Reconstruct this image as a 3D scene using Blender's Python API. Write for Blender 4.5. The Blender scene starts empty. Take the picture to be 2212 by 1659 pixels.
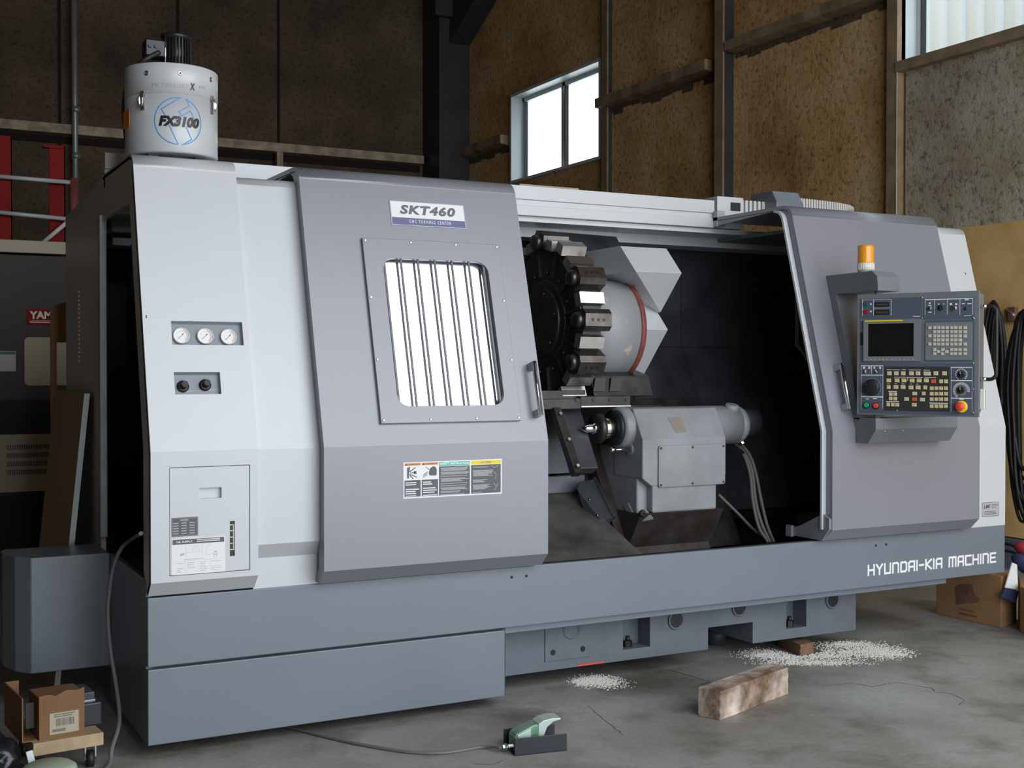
import bpy, bmesh, math, random
from mathutils import Vector, Matrix
random.seed(7)
S = bpy.context.scene
COL = S.collection
# ------------------------------------------------------------------ camera
F_PX = 2659.2
YAW, PITCH, ROLL = math.radians(27.967), math.radians(-0.818), math.radians(0.042)
CAM = Vector((-0.92767, -4.58176, 1.44))
def cam_axes():
    fwd = Vector((math.sin(YAW)*math.cos(PITCH), math.cos(YAW)*math.cos(PITCH), math.sin(PITCH)))
    right = Vector((math.cos(YAW), -math.sin(YAW), 0)); up = right.cross(fwd)
    r = right*math.cos(ROLL) + up*math.sin(ROLL); u = -right*math.sin(ROLL) + up*math.cos(ROLL)
    return r, u, fwd
CR, CU, CF = cam_axes()
cd = bpy.data.cameras.new('camera'); cam = bpy.data.objects.new('camera', cd); COL.objects.link(cam)
cam.matrix_world = Matrix(((CR.x, CU.x, -CF.x, CAM.x), (CR.y, CU.y, -CF.y, CAM.y), (CR.z, CU.z, -CF.z, CAM.z), (0, 0, 0, 1)))
cd.sensor_width = 36; cd.lens = F_PX/2212*36; cd.clip_start = 0.05; cd.clip_end = 200
S.camera = cam
# ------------------------------------------------------------------ light: overcast daylight through the open bay door
w = bpy.data.worlds.new('sky'); S.world = w; w.use_nodes = True
bg = w.node_tree.nodes['Background']; bg.inputs[0].default_value = (0.88, 0.94, 1.0, 1); bg.inputs[1].default_value = 1.0
DOOR_X0, DOOR_X1, DOOR_Y, DOOR_Z = -0.6, 6.3, -5.4, 6.3
def portal(name, loc, rot, sx, sy):
    ld = bpy.data.lights.new(name, 'AREA'); ld.shape = 'RECTANGLE'; ld.size = sx; ld.size_y = sy
    ld.cycles.is_portal = True
    o = bpy.data.objects.new(name, ld); COL.objects.link(o); o.location = loc; o.rotation_euler = rot
portal('bay_daylight', ((DOOR_X0+DOOR_X1)/2, DOOR_Y-0.05, DOOR_Z/2), (math.radians(90), 0, 0), DOOR_X1-DOOR_X0, DOOR_Z)
S.view_settings.view_transform = 'Standard'; S.view_settings.look = 'None'
S.view_settings.gamma = 1.0; S.view_settings.use_curve_mapping = False
S.view_settings.exposure = 2.15
S.cycles.max_bounces = 8; S.cycles.diffuse_bounces = 5
# ------------------------------------------------------------------ geometry helpers
def ray(px, py): return CR*((px-1106)/F_PX) - CU*((py-829.5)/F_PX) + CF
def at(px, py, ax, val):
    """point of a known plane (axis ax = val) seen at a measured spot of the photograph"""
    d = ray(px, py); return CAM + d*((val-CAM[ax])/d[ax])
class Fr:
    """a flat working frame: origin, U to the right, V up, N out of the face"""
    def __init__(s, o, U=(1, 0, 0), V=(0, 0, 1)):
        s.o = Vector(o); s.U = Vector(U).normalized(); s.V = Vector(V).normalized(); s.N = s.U.cross(s.V).normalized()
    def p(s, u, v, d=0): return s.o + s.U*u + s.V*v + s.N*d
    def uv(s, px, py):
        d = ray(px, py); t = (s.o-CAM).dot(s.N)/d.dot(s.N); q = CAM + d*t - s.o
        return q.dot(s.U), q.dot(s.V)
    def M(s, u=0, v=0, d=0):
        o = s.p(u, v, d)
        return Matrix(((s.U.x, s.V.x, s.N.x, o.x), (s.U.y, s.V.y, s.N.y, o.y), (s.U.z, s.V.z, s.N.z, o.z), (0, 0, 0, 1)))
def B(): return bmesh.new()
def quadbox(bm, P):
    v = [bm.verts.new(p) for p in P]
    for f in ((0, 3, 2, 1), (4, 5, 6, 7), (0, 1, 5, 4), (1, 2, 6, 5), (2, 3, 7, 6), (3, 0, 4, 7)):
        bm.faces.new([v[i] for i in f])
def box(bm, x0, x1, y0, y1, z0, z1):
    quadbox(bm, [(x0, y0, z0), (x1, y0, z0), (x1, y1, z0), (x0, y1, z0), (x0, y0, z1), (x1, y0, z1), (x1, y1, z1), (x0, y1, z1)]); return bm
def fbox(bm, F, u0, u1, v0, v1, d0, d1):
    quadbox(bm, [F.p(u0, v0, d0), F.p(u1, v0, d0), F.p(u1, v1, d0), F.p(u0, v1, d0), F.p(u0, v0, d1), F.p(u1, v0, d1), F.p(u1, v1, d1), F.p(u0, v1, d1)]); return bm
def poly(bm, F, pts, d0, d1):
    a = [bm.verts.new(F.p(u, v, d0)) for u, v in pts]; b = [bm.verts.new(F.p(u, v, d1)) for u, v in pts]; n = len(pts)
    bm.faces.new(a[::-1]); bm.faces.new(b)
    for i in range(n): bm.faces.new([a[i], a[(i+1) % n], b[(i+1) % n], b[i]])
    return bm
def prismx(bm, pts, x0, x1):
    a = [bm.verts.new((x0, y, z)) for y, z in pts]; b = [bm.verts.new((x1, y, z)) for y, z in pts]; n = len(pts)
    bm.faces.new(a); bm.faces.new(b[::-1])
    for i in range(n): bm.faces.new([a[i], b[i], b[(i+1) % n], a[(i+1) % n]])
    return bm
def prismz(bm, pts, z0, z1):
    a = [bm.verts.new((x, y, z0)) for x, y in pts]; b = [bm.verts.new((x, y, z1)) for x, y in pts]; n = len(pts)
    bm.faces.new(a[::-1]); bm.faces.new(b)
    for i in range(n): bm.faces.new([a[i], a[(i+1) % n], b[(i+1) % n], b[i]])
    return bm
def hull(bm, pts):
    v = [bm.verts.new(p) for p in pts]
    r = bmesh.ops.convex_hull(bm, input=v); dead = [g for g in r['geom_interior'] + r['geom_unused'] if isinstance(g, bmesh.types.BMVert)]
    if dead: bmesh.ops.delete(bm, geom=list(set(dead)), context='VERTS')
    bmesh.ops.dissolve_limit(bm, angle_limit=0.02, verts=bm.verts[:], edges=bm.edges[:]); return bm
def basis(d):
    d = Vector(d).normalized(); a = Vector((0, 0, 1)) if abs(d.z) < .9 else Vector((1, 0, 0))
    x = d.cross(a).normalized(); return x, d.cross(x).normalized(), d
def lathe(bm, p, d, prof, seg=32, smooth=True):
    """prof: list of (distance along d, radius) turned about the axis through p"""
    x, y, d = basis(d); p = Vector(p); rings = []
    for h, r in prof:
        if r < 1e-6: rings.append([bm.verts.new(p+d*h)])
        else: rings.append([bm.verts.new(p+d*h+(x*math.cos(t)+y*math.sin(t))*r) for t in [2*math.pi*k/seg for k in range(seg)]])
    if len(rings[0]) > 1: bm.faces.new(rings[0][::-1])
    if len(rings[-1]) > 1: bm.faces.new(rings[-1])
    for a, b in zip(rings, rings[1:]):
        for k in range(seg):
            j = (k+1) % seg
            if len(a) == 1: f = bm.faces.new([a[0], b[j], b[k]])
            elif len(b) == 1: f = bm.faces.new([a[k], a[j], b[0]])
            else: f = bm.faces.new([a[k], a[j], b[j], b[k]])
            f.smooth = smooth
    return bm
def cyl(bm, p0, p1, r, seg=24, smooth=True):
    p0, p1 = Vector(p0), Vector(p1); return lathe(bm, p0, p1-p0, [(0, r), ((p1-p0).length, r)], seg, smooth)
def tube(bm, pts, r, seg=10, sub=6):
    P = [Vector(p) for p in pts]
    if sub > 1 and len(P) > 2:                       # Catmull-Rom
        Q = [P[0]*2-P[1]] + P + [P[-1]*2-P[-2]]; out = []
        for i in range(1, len(Q)-2):
            for k in range(sub):
                t = k/sub; a, b, c, d = Q[i-1:i+3]
                out.append(0.5*((2*b)+(c-a)*t+(2*a-5*b+4*c-d)*t*t+(3*b-a-3*c+d)*t**3))
        out.append(P[-1]); P = out
    rings = []; nx = None
    for i, p in enumerate(P):
        d = (P[min(i+1, len(P)-1)]-P[max(i-1, 0)]).normalized()
        if nx is None: nx = basis(d)[0]
        nx = (nx-d*nx.dot(d)).normalized(); ny = d.cross(nx)
        rings.append([bm.verts.new(p+(nx*math.cos(t)+ny*math.sin(t))*r) for t in [2*math.pi*k/seg for k in range(seg)]])
    for a, b in zip(rings, rings[1:]):
        for k in range(seg): bm.faces.new([a[k], a[(k+1) % seg], b[(k+1) % seg], b[k]]).smooth = True
    bm.faces.new(rings[0][::-1]); bm.faces.new(rings[-1]); return bm
def fplate(bm, F, u0, u1, v0, v1, holes, t=0.02):
    """plate with rectangular holes and the walls of those holes"""
    us = sorted({u0, u1, *[h[0] for h in holes], *[h[1] for h in holes]}); vs = sorted({v0, v1, *[h[2] for h in holes], *[h[3] for h in holes]})
    def inh(u, v): return any(h[0] < u < h[1] and h[2] < v < h[3] for h in holes)
    for a, b in zip(us, us[1:]):
        for c, d in zip(vs, vs[1:]):
            if inh((a+b)/2, (c+d)/2): continue
            bm.faces.new([bm.verts.new(F.p(*q)) for q in ((a, c), (b, c), (b, d), (a, d))])
            bm.faces.new([bm.verts.new(F.p(*q, -t)) for q in ((a, c), (a, d), (b, d), (b, c))])
    for a, b, c, d in holes + [(u0, u1, v0, v1)]:
        L = [(a, c), (b, c), (b, d), (a, d)]
        for i in range(4):
            p, q = L[i], L[(i+1) % 4]; bm.faces.new([bm.verts.new(F.p(*p)), bm.verts.new(F.p(*p, -t)), bm.verts.new(F.p(*q, -t)), bm.verts.new(F.p(*q))])
    bmesh.ops.remove_doubles(bm, verts=bm.verts[:], dist=1e-5); return bm
def rrect(u0, u1, v0, v1, r, k=6):
    out = []
    for cx, cy, a in ((u1-r, v0+r, -90), (u1-r, v1-r, 0), (u0+r, v1-r, 90), (u0+r, v0+r, 180)):
        for i in range(k+1): t = math.radians(a+90*i/k); out.append((cx+r*math.cos(t), cy+r*math.sin(t)))
    return out
def ringplate(bm, F, O, I, rI, d0, d1, k=6):
    """rectangular plate O with a rounded opening I"""
    inn = rrect(*I, rI, k); out = []
    u0, u1, v0, v1 = O
    for i, (cu, cv, su, sv) in enumerate(((u1, v0, 1, -1), (u1, v1, 1, 1), (u0, v1, -1, 1), (u0, v0, -1, -1))):
        for j in range(k+1):
            p = inn[i*(k+1)+j]; first = j < k/2
            if j == k//2: out.append((cu, cv))
            elif i in (0, 2): out.append((p[0], cv) if first else (cu, p[1]))
            else: out.append((cu, p[1]) if first else (p[0], cv))
    n = len(inn)
    A = [[bm.verts.new(F.p(*q, d)) for q in L] for L in (inn, out) for d in (d0, d1)]
    for i in range(n):
        j = (i+1) % n
        bm.faces.new([A[1][i], A[3][i], A[3][j], A[1][j]]); bm.faces.new([A[0][j], A[2][j], A[2][i], A[0][i]])
        bm.faces.new([A[0][i], A[1][i], A[1][j], A[0][j]]); bm.faces.new([A[3][i], A[2][i], A[2][j], A[3][j]])
    return bm
def arc(c, r, a0, a1, n): return [(c[0]+r*math.cos(math.radians(a0+(a1-a0)*i/n)), c[1]+r*math.sin(math.radians(a0+(a1-a0)*i/n))) for i in range(n+1)]
def shell(bm, prof, x0, x1, t, skip=(), smooth_from=99, smooth_to=99):
    """sheet-metal skin: an open (y,z) profile swept along X, t thick towards the inside"""
    n = len(prof); inn = []
    for i in range(n):
        a = Vector(prof[max(i-1, 0)]); b = Vector(prof[min(i+1, n-1)]); c = Vector(prof[i])
        n1 = (c-a) if i else (b-c); n2 = (b-c) if i < n-1 else (c-a)
        n1 = Vector((n1.y, -n1.x)).normalized(); n2 = Vector((n2.y, -n2.x)).normalized(); m = (n1+n2).normalized(); k = t/max(.4, m.dot(n1))
        inn.append(c+m*k)
    for i in range(n-1):
        if i in skip: continue
        a, b, c, d = prof[i], prof[i+1], inn[i+1], inn[i]
        v = [bm.verts.new((x, *q)) for x in (x0, x1) for q in (a, b, c, d)]
        fo = bm.faces.new([v[0], v[4], v[5], v[1]]); bm.faces.new([v[3], v[2], v[6], v[7]])
        bm.faces.new([v[0], v[1], v[2], v[3]]); bm.faces.new([v[4], v[7], v[6], v[5]])
        bm.faces.new([v[0], v[3], v[7], v[4]]) if i == 0 else None
        bm.faces.new([v[1], v[5], v[6], v[2]]) if i == n-2 else None
        if smooth_from <= i <= smooth_to: fo.smooth = True
    bmesh.ops.remove_doubles(bm, verts=bm.verts[:], dist=1e-5); return bm
# ------------------------------------------------------------------ objects
ROOTLOC = {}
def link(name, me, parent=None, mat=None):
    o = bpy.data.objects.new(name, me); COL.objects.link(o)
    if mat is not None and me is not None and not me.materials: me.materials.append(mat)
    if parent is not None:
        o.parent = parent
        if parent.name in ROOTLOC: o.matrix_parent_inverse = Matrix.Translation(-ROOTLOC[parent.name])
    return o
def obj(name, bm, mat, parent=None, bevel=0, label=None):
    bmesh.ops.recalc_face_normals(bm, faces=bm.faces[:])
    me = bpy.data.meshes.new(name); bm.to_mesh(me); bm.free(); o = link(name, me, parent, mat)
    if bevel:
        m = o.modifiers.new('bevel', 'BEVEL'); m.width = bevel; m.segments = 2; m.limit_method = 'ANGLE'; m.angle_limit = math.radians(35)
    if label: o['label'] = label
    return o
def thing(name, label, cat, loc, group=None):
    o = bpy.data.objects.new(name, None); COL.objects.link(o); o.empty_display_size = .1; o.location = loc; ROOTLOC[o.name] = Vector(loc)
    o['label'] = label; o['category'] = cat
    if group: o['group'] = group
    return o
def tag(o, label, cat, group=None, kind=None):
    o['label'] = label; o['category'] = cat
    if group: o['group'] = group
    if kind: o['kind'] = kind
    return o
def struct(name, bm, mat, parent=None):
    o = obj(name, bm, mat, parent)
    if parent is None: o['kind'] = 'structure'
    return o
_txt = {}
def textmesh(s, bold=0.0, shear=0.0, spacing=1.0):
    k = (s, bold, shear, spacing)
    if k not in _txt:
        cu = bpy.data.curves.new('t', 'FONT'); cu.body = s; cu.offset = bold; cu.extrude = 0.01; cu.shear = shear; cu.space_character = spacing; cu.resolution_u = 3
        o = bpy.data.objects.new('t', cu); COL.objects.link(o); dg = bpy.context.evaluated_depsgraph_get(); dg.update()
        me = bpy.data.meshes.new_from_object(o.evaluated_get(dg)); bpy.data.objects.remove(o); bpy.data.curves.remove(cu)
        co = [v.co.copy() for v in me.vertices]; fs = [list(p.vertices) for p in me.polygons]
        x0 = min(c.x for c in co); x1 = max(c.x for c in co); y0 = min(c.y for c in co); y1 = max(c.y for c in co)
        _txt[k] = ([((c.x-x0)/(x1-x0), (c.y-y0)/(y1-y0), 1.0 if c.z > 0 else 0.0) for c in co], fs); bpy.data.meshes.remove(me)
    return _txt[k]
def addtext(bm, F, s, u0, u1, v0, v1, d=0.001, th=0.0006, bold=0.0, shear=0.0, spacing=1.0, wrap=None):
    co, fs = textmesh(s, bold, shear, spacing); vs = []
    for a, b, c in co:
        u, v, dd = u0+a*(u1-u0), v0+b*(v1-v0), d+c*th
        vs.append(bm.verts.new(wrap(u, v, dd) if wrap else F.p(u, v, dd)))
    for f in fs:
        if len(set(f)) > 2:
            try: bm.faces.new([vs[i] for i in f])
            except ValueError: pass
    return bm
def screws(name, F, pts, r, mat, parent, d=0.0, h=0.003, seg=12):
    b0 = B(); lathe(b0, (0, 0, 0), (0, 0, 1), [(0, r), (h*.6, r), (h, r*.6)], seg); lathe(b0, (0, 0, h), (0, 0, 1), [(0, r*.3), (0.0002, r*.3)], 6)
    me = bpy.data.meshes.new(name); b0.to_mesh(me); b0.free(); me.materials.append(mat)
    for u, v in pts:
        o = link(name, me, parent); o.matrix_basis = F.M(u, v, d)
def instance(name, me, M, parent): o = link(name, me, parent); o.matrix_basis = M; return o
# ------------------------------------------------------------------ materials
def lin(c):
    return tuple(((x/255)/12.92 if x/255 <= .04045 else ((x/255+.055)/1.055)**2.4) for x in c)
def mat(name, col, rough=.5, metal=0, var=.0, vscale=3, bump=0, bscale=40, col2=None, spec=.5, coat=0, detail=4, rvar=0):
    m = bpy.data.materials.new(name); m.use_nodes = True; nt = m.node_tree; N = nt.nodes; L = nt.links; b = N['Principled BSDF']
    b.inputs['Base Color'].default_value = (*col, 1); b.inputs['Roughness'].default_value = rough; b.inputs['Metallic'].default_value = metal
    b.inputs['Specular IOR Level'].default_value = spec; b.inputs['Coat Weight'].default_value = coat
    tc = N.new('ShaderNodeTexCoord')
    if var or col2:
        n = N.new('ShaderNodeTexNoise'); n.inputs['Scale'].default_value = vscale; n.inputs['Detail'].default_value = detail; n.inputs['Roughness'].default_value = .6
        r = N.new('ShaderNodeValToRGB'); r.color_ramp.elements[0].position = .35; r.color_ramp.elements[1].position = .68
        c2 = col2 or tuple(x*(1-var) for x in col)
        r.color_ramp.elements[0].color = (*c2, 1); r.color_ramp.elements[1].color = (*col, 1)
        L.new(tc.outputs['Object'], n.inputs['Vector']); L.new(n.outputs['Fac'], r.inputs['Fac']); L.new(r.outputs['Color'], b.inputs['Base Color'])
        if rvar:
            mr = N.new('ShaderNodeMapRange'); mr.inputs['To Min'].default_value = rough-rvar; mr.inputs['To Max'].default_value = rough+rvar
            L.new(n.outputs['Fac'], mr.inputs['Value']); L.new(mr.outputs['Result'], b.inputs['Roughness'])
    if bump:
        n2 = N.new('ShaderNodeTexNoise'); n2.inputs['Scale'].default_value = bscale; n2.inputs['Detail'].default_value = 5
        bp = N.new('ShaderNodeBump'); bp.inputs['Strength'].default_value = bump; bp.inputs['Distance'].default_value = .01
        L.new(tc.outputs['Object'], n2.inputs['Vector']); L.new(n2.outputs['Fac'], bp.inputs['Height']); L.new(bp.outputs['Normal'], b.inputs['Normal'])
    return m
M = {}
M['light'] = mat('light_grey_enamel', (.58, .60, .615), .34, spec=.8, var=.04, vscale=2, bump=.04, bscale=260)
M['door'] = mat('slate_grey_enamel', (.222, .226, .262), .30, spec=1.0, var=.04, vscale=2, bump=.04, bscale=260)
M['base'] = mat('blue_grey_enamel', (.158, .186, .222), .36, spec=.8, var=.06, vscale=2.5, bump=.05, bscale=260)
M['arm'] = mat('dark_grey_enamel', (.16, .175, .19), .45, var=.05, bump=.05, bscale=240)
M['pface'] = mat('panel_face', (.085, .105, .14), .45, var=.08, vscale=6)
M['pface2'] = mat('panel_bezel', (.17, .185, .195), .5)
M['keyboard'] = mat('membrane_black', (.035, .034, .032), .45)
M['black'] = mat('black_plastic', (.012, .012, .013), .38)
M['rubber'] = mat('black_rubber', (.014, .014, .015), .5)
M['screen'] = mat('screen_glass', (.008, .01, .009), .2, spec=.4)
M['white'] = mat('white_print', (.82, .82, .82), .5)
M['wplastic'] = mat('white_plastic', (.75, .73, .66), .4)
M['dgrey'] = mat('label_grey', (.10, .10, .11), .5)
M['lgrey'] = mat('label_lightgrey', (.42, .42, .43), .5)
M['purple'] = mat('plate_blue', (.13, .13, .27), .4)
M['orange'] = mat('label_orange', (.75, .25, .04), .5)
M['teal'] = mat('label_teal', (.08, .5, .38), .5)
M['yellow'] = mat('yellow', (.85, .62, .02), .45)
M['red'] = mat('red', (.75, .07, .04), .4)
M['redoxide'] = mat('red_oxide_primer', (.30, .075, .06), .6, var=.5, vscale=14)
M['green'] = mat('green', (.01, .38, .16), .4)
M['dgreen'] = mat('dark_green', (.01, .11, .08), .4)
M['dred'] = mat('dark_red', (.33, .01, .02), .4)
M['key'] = mat('key_cream', (.72, .62, .34), .45, var=.25, vscale=60)
M['key2'] = mat('key_pale', (.60, .57, .48), .45, var=.15, vscale=60)
M['keyred'] = mat('key_red', (.75, .09, .05), .45)
M['chrome'] = mat('chrome', (.85, .85, .86), .14, 1)
M['steel'] = mat('brushed_steel', (.55, .55, .55), .3, 1, var=.2, vscale=30)
M['alu'] = mat('aluminium_plate', (.78, .76, .74), .35, 1, var=.15, vscale=25)
M['mirror'] = mat('coated_window_pane', (.97, .97, .98), .08, 1)
M['bar'] = mat('grey_bar', (.13, .13, .14), .4, .3)
M['gauge'] = mat('gauge_face', (.85, .83, .82), .35)
M['pink'] = mat('gauge_red_arc', (.45, .16, .18), .5)
M['blue'] = mat('logo_blue', (.06, .26, .66), .45)
M['amber'] = mat('amber_lens', (.93, .36, .02), .22, var=.15, vscale=80, coat=.4)
M['inner'] = mat('interior_paint', (.05, .052, .060), .34, var=.5, vscale=4, rvar=.1)
M['sump'] = mat('oily_sump', (.014, .014, .014), .7, spec=.2, var=.4)
M['innerg'] = mat('interior_guard', (.17, .175, .20), .35, var=.3, vscale=5)
M['tray'] = mat('chip_tray', (.20, .19, .175), .3, .4, var=.6, vscale=5, rvar=.12)
M['turret'] = mat('oiled_black_steel', (.070, .064, .061), .38, .5, var=.5, vscale=12)
M['holder'] = mat('holder_steel', (.15, .135, .125), .33, .8, var=.45, vscale=14)
M['casting'] = mat('grey_casting', (.30, .31, .325), .45, var=.25, vscale=5, bump=.08, bscale=120)
M['worn'] = mat('worn_grey_casting', (.30, .31, .325), .45, col2=(.58, .45, .33), vscale=11, bump=.08, bscale=120, detail=8)
for nd in M['worn'].node_tree.nodes:
    if nd.type == 'VALTORGB': nd.color_ramp.elements[0].position = .335; nd.color_ramp.elements[1].position = .36
M['castbase'] = mat('base_casting', (.13, .15, .18), .55, var=.22, vscale=4, bump=.2, bscale=60)
M['slide'] = mat('oiled_slide', (.085, .080, .076), .42, .4, var=.55, vscale=7, col2=(.050, .034, .028))
M['wood'] = mat('weathered_wood', (.70, .60, .52), .75, col2=(.15, .08, .04), vscale=5, bump=.25, bscale=50)
M['wood2'] = mat('dark_wood', (.22, .12, .07), .75, col2=(.11, .06, .04), vscale=9, bump=.25, bscale=50)
M['pine'] = mat('pale_plywood', (.50, .37, .22), .65, var=.25, vscale=12)
M['card'] = mat('cardboard', (.36, .20, .09), .8, var=.15, vscale=4)
M['card3'] = mat('shaded_cardboard', (.23, .115, .05), .8, var=.2, vscale=6)  # darker copy of the cardboard, the corner's shade put into its colour
M['card2'] = mat('light_cardboard', (.40, .29, .19), .8, var=.12, vscale=4)
M['ply'] = mat('plywood_lining', (.90, .60, .27), .6, col2=(.70, .43, .17), vscale=3.0, bump=.1, bscale=30, detail=6)
M['galv'] = mat('galvanised', (.42, .45, .45), .42, .5, var=.2, vscale=8)
M['win'] = mat('window_trim', (.62, .68, .70), .4)
M['gap'] = mat('shadow_gap', (.03, .024, .02), .9, spec=.1)
M['tan'] = mat('sprayed_purlin', (.38, .27, .16), .8, var=.35, vscale=6, bump=.3, bscale=20)
M['tan2'] = mat('steel_girt', (.58, .46, .32), .6, col2=(.30, .23, .15), vscale=7)
M['dsteel'] = mat('column_steel', (.05, .053, .06), .45, var=.3)
M['redp'] = mat('red_scaffold', (.30, .008, .008), .6, spec=.15, var=.3, vscale=6)
M['mach2'] = mat('brown_grey_machine', (.075, .066, .058), .6, spec=.2)
M['beige'] = mat('beige_enamel', (.42, .37, .26), .5)
M['foamdark'] = mat('mach_black', (.012, .012, .013), .7)
M['navy'] = mat('navy_cloth', (.02, .03, .09), .85, bump=.3, bscale=80)
M['cred'] = mat('red_cloth', (.28, .02, .03), .85, bump=.3, bscale=80)
M['cwhite'] = mat('white_cloth', (.7, .7, .7), .85, bump=.3, bscale=80)
M['pgreen'] = mat('green_cast_pedal', (.22, .36, .27), .35, .1, var=.3, vscale=14, col2=(.07, .22, .12))
M['pgreen2'] = mat('pale_green_pedal', (.50, .60, .54), .35, .2)
M['guard'] = mat('dark_steel_guard', (.022, .024, .032), .42, var=.3)
M['cable'] = mat('grey_cable', (.16, .15, .145), .5)
M['ribs'] = mat('cable_chain_grey', (.60, .59, .56), .5)
M['bag'] = mat('black_bag', (.015, .015, .02), .25, bump=.6, bscale=20)
M['paleg'] = mat('pale_green_lid', (.38, .45, .33), .5)
M['powder'] = mat('white_absorbent', (.78, .76, .70), .9)
M['shed'] = mat('shed_sheet', (.58, .68, .76), .5)
def foam(name, ca, cb, cc):
    m = bpy.data.materials.new(name); m.use_nodes = True; nt = m.node_tree; N = nt.nodes; L = nt.links; b = N['Principled BSDF']; b.inputs['Roughness'].default_value = .9
    b.inputs['Specular IOR Level'].default_value = .15
    tc = N.new('ShaderNodeTexCoord')
    n = N.new('ShaderNodeTexNoise'); n.inputs['Scale'].default_value = 1.1; n.inputs['Detail'].default_value = 8; n.inputs['Roughness'].default_value = .62
    r = N.new('ShaderNodeValToRGB'); e = r.color_ramp.elements; e[0].position = .32; e[0].color = (*ca, 1); e[1].position = .70; e[1].color = (*cc, 1)
    k = e.new(.5); k.color = (*cb, 1)
    n2 = N.new('ShaderNodeTexNoise'); n2.inputs['Scale'].default_value = 20; n2.inputs['Detail'].default_value = 8; n2.inputs['Roughness'].default_value = .7
    n3 = N.new('ShaderNodeTexVoronoi'); n3.inputs['Scale'].default_value = 9
    r2 = N.new('ShaderNodeValToRGB'); r2.color_ramp.elements[0].position = .34; r2.color_ramp.elements[0].color = (.25, .22, .20, 1); r2.color_ramp.elements[1].position = .49; r2.color_ramp.elements[1].color = (1, 1, 1, 1)
    mx = N.new('ShaderNodeMixRGB'); mx.blend_type = 'MULTIPLY'; mx.inputs[0].default_value = .8
    ad = N.new('ShaderNodeMath'); ad.operation = 'MULTIPLY_ADD'; ad.inputs[1].default_value = .25
    bp = N.new('ShaderNodeBump'); bp.inputs['Strength'].default_value = .6; bp.inputs['Distance'].default_value = .03
    for t in (n, n2, n3): L.new(tc.outputs['Object'], t.inputs['Vector'])
    L.new(n.outputs['Fac'], r.inputs['Fac']); L.new(n2.outputs['Fac'], r2.inputs['Fac']); L.new(r.outputs['Color'], mx.inputs[1]); L.new(r2.outputs['Color'], mx.inputs[2]); L.new(mx.outputs['Color'], b.inputs['Base Color'])
    L.new(n3.outputs['Distance'], ad.inputs[0]); L.new(n2.outputs['Fac'], ad.inputs[2]); L.new(ad.outputs['Value'], bp.inputs['Height']); L.new(bp.outputs['Normal'], b.inputs['Normal'])
    return m
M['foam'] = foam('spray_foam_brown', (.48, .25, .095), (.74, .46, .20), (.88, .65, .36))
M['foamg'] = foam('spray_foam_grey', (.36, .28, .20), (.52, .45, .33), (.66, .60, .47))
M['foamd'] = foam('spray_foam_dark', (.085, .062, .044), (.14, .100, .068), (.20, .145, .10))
STAINS = [(*onf0[:2], r_, c_, k_) for onf0, r_, c_, k_ in ((at(1900, 1505, 2, 0), .38, (.42, .44, .43), .6), (at(1600, 1455, 2, 0), .25, (.36, .36, .34), .5), (at(1400, 1475, 2, 0), .28, (.075, .06, .045), .7), (at(1130, 1560, 2, 0), .22, (.08, .07, .055), .6), (at(1000, 1620, 2, 0), .35, (.33, .33, .31), .4), (at(1300, 1600, 2, 0), .4, (.32, .31, .28), .4), (at(1780, 1400, 2, 0), .3, (.11, .085, .06), .6))]
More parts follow.
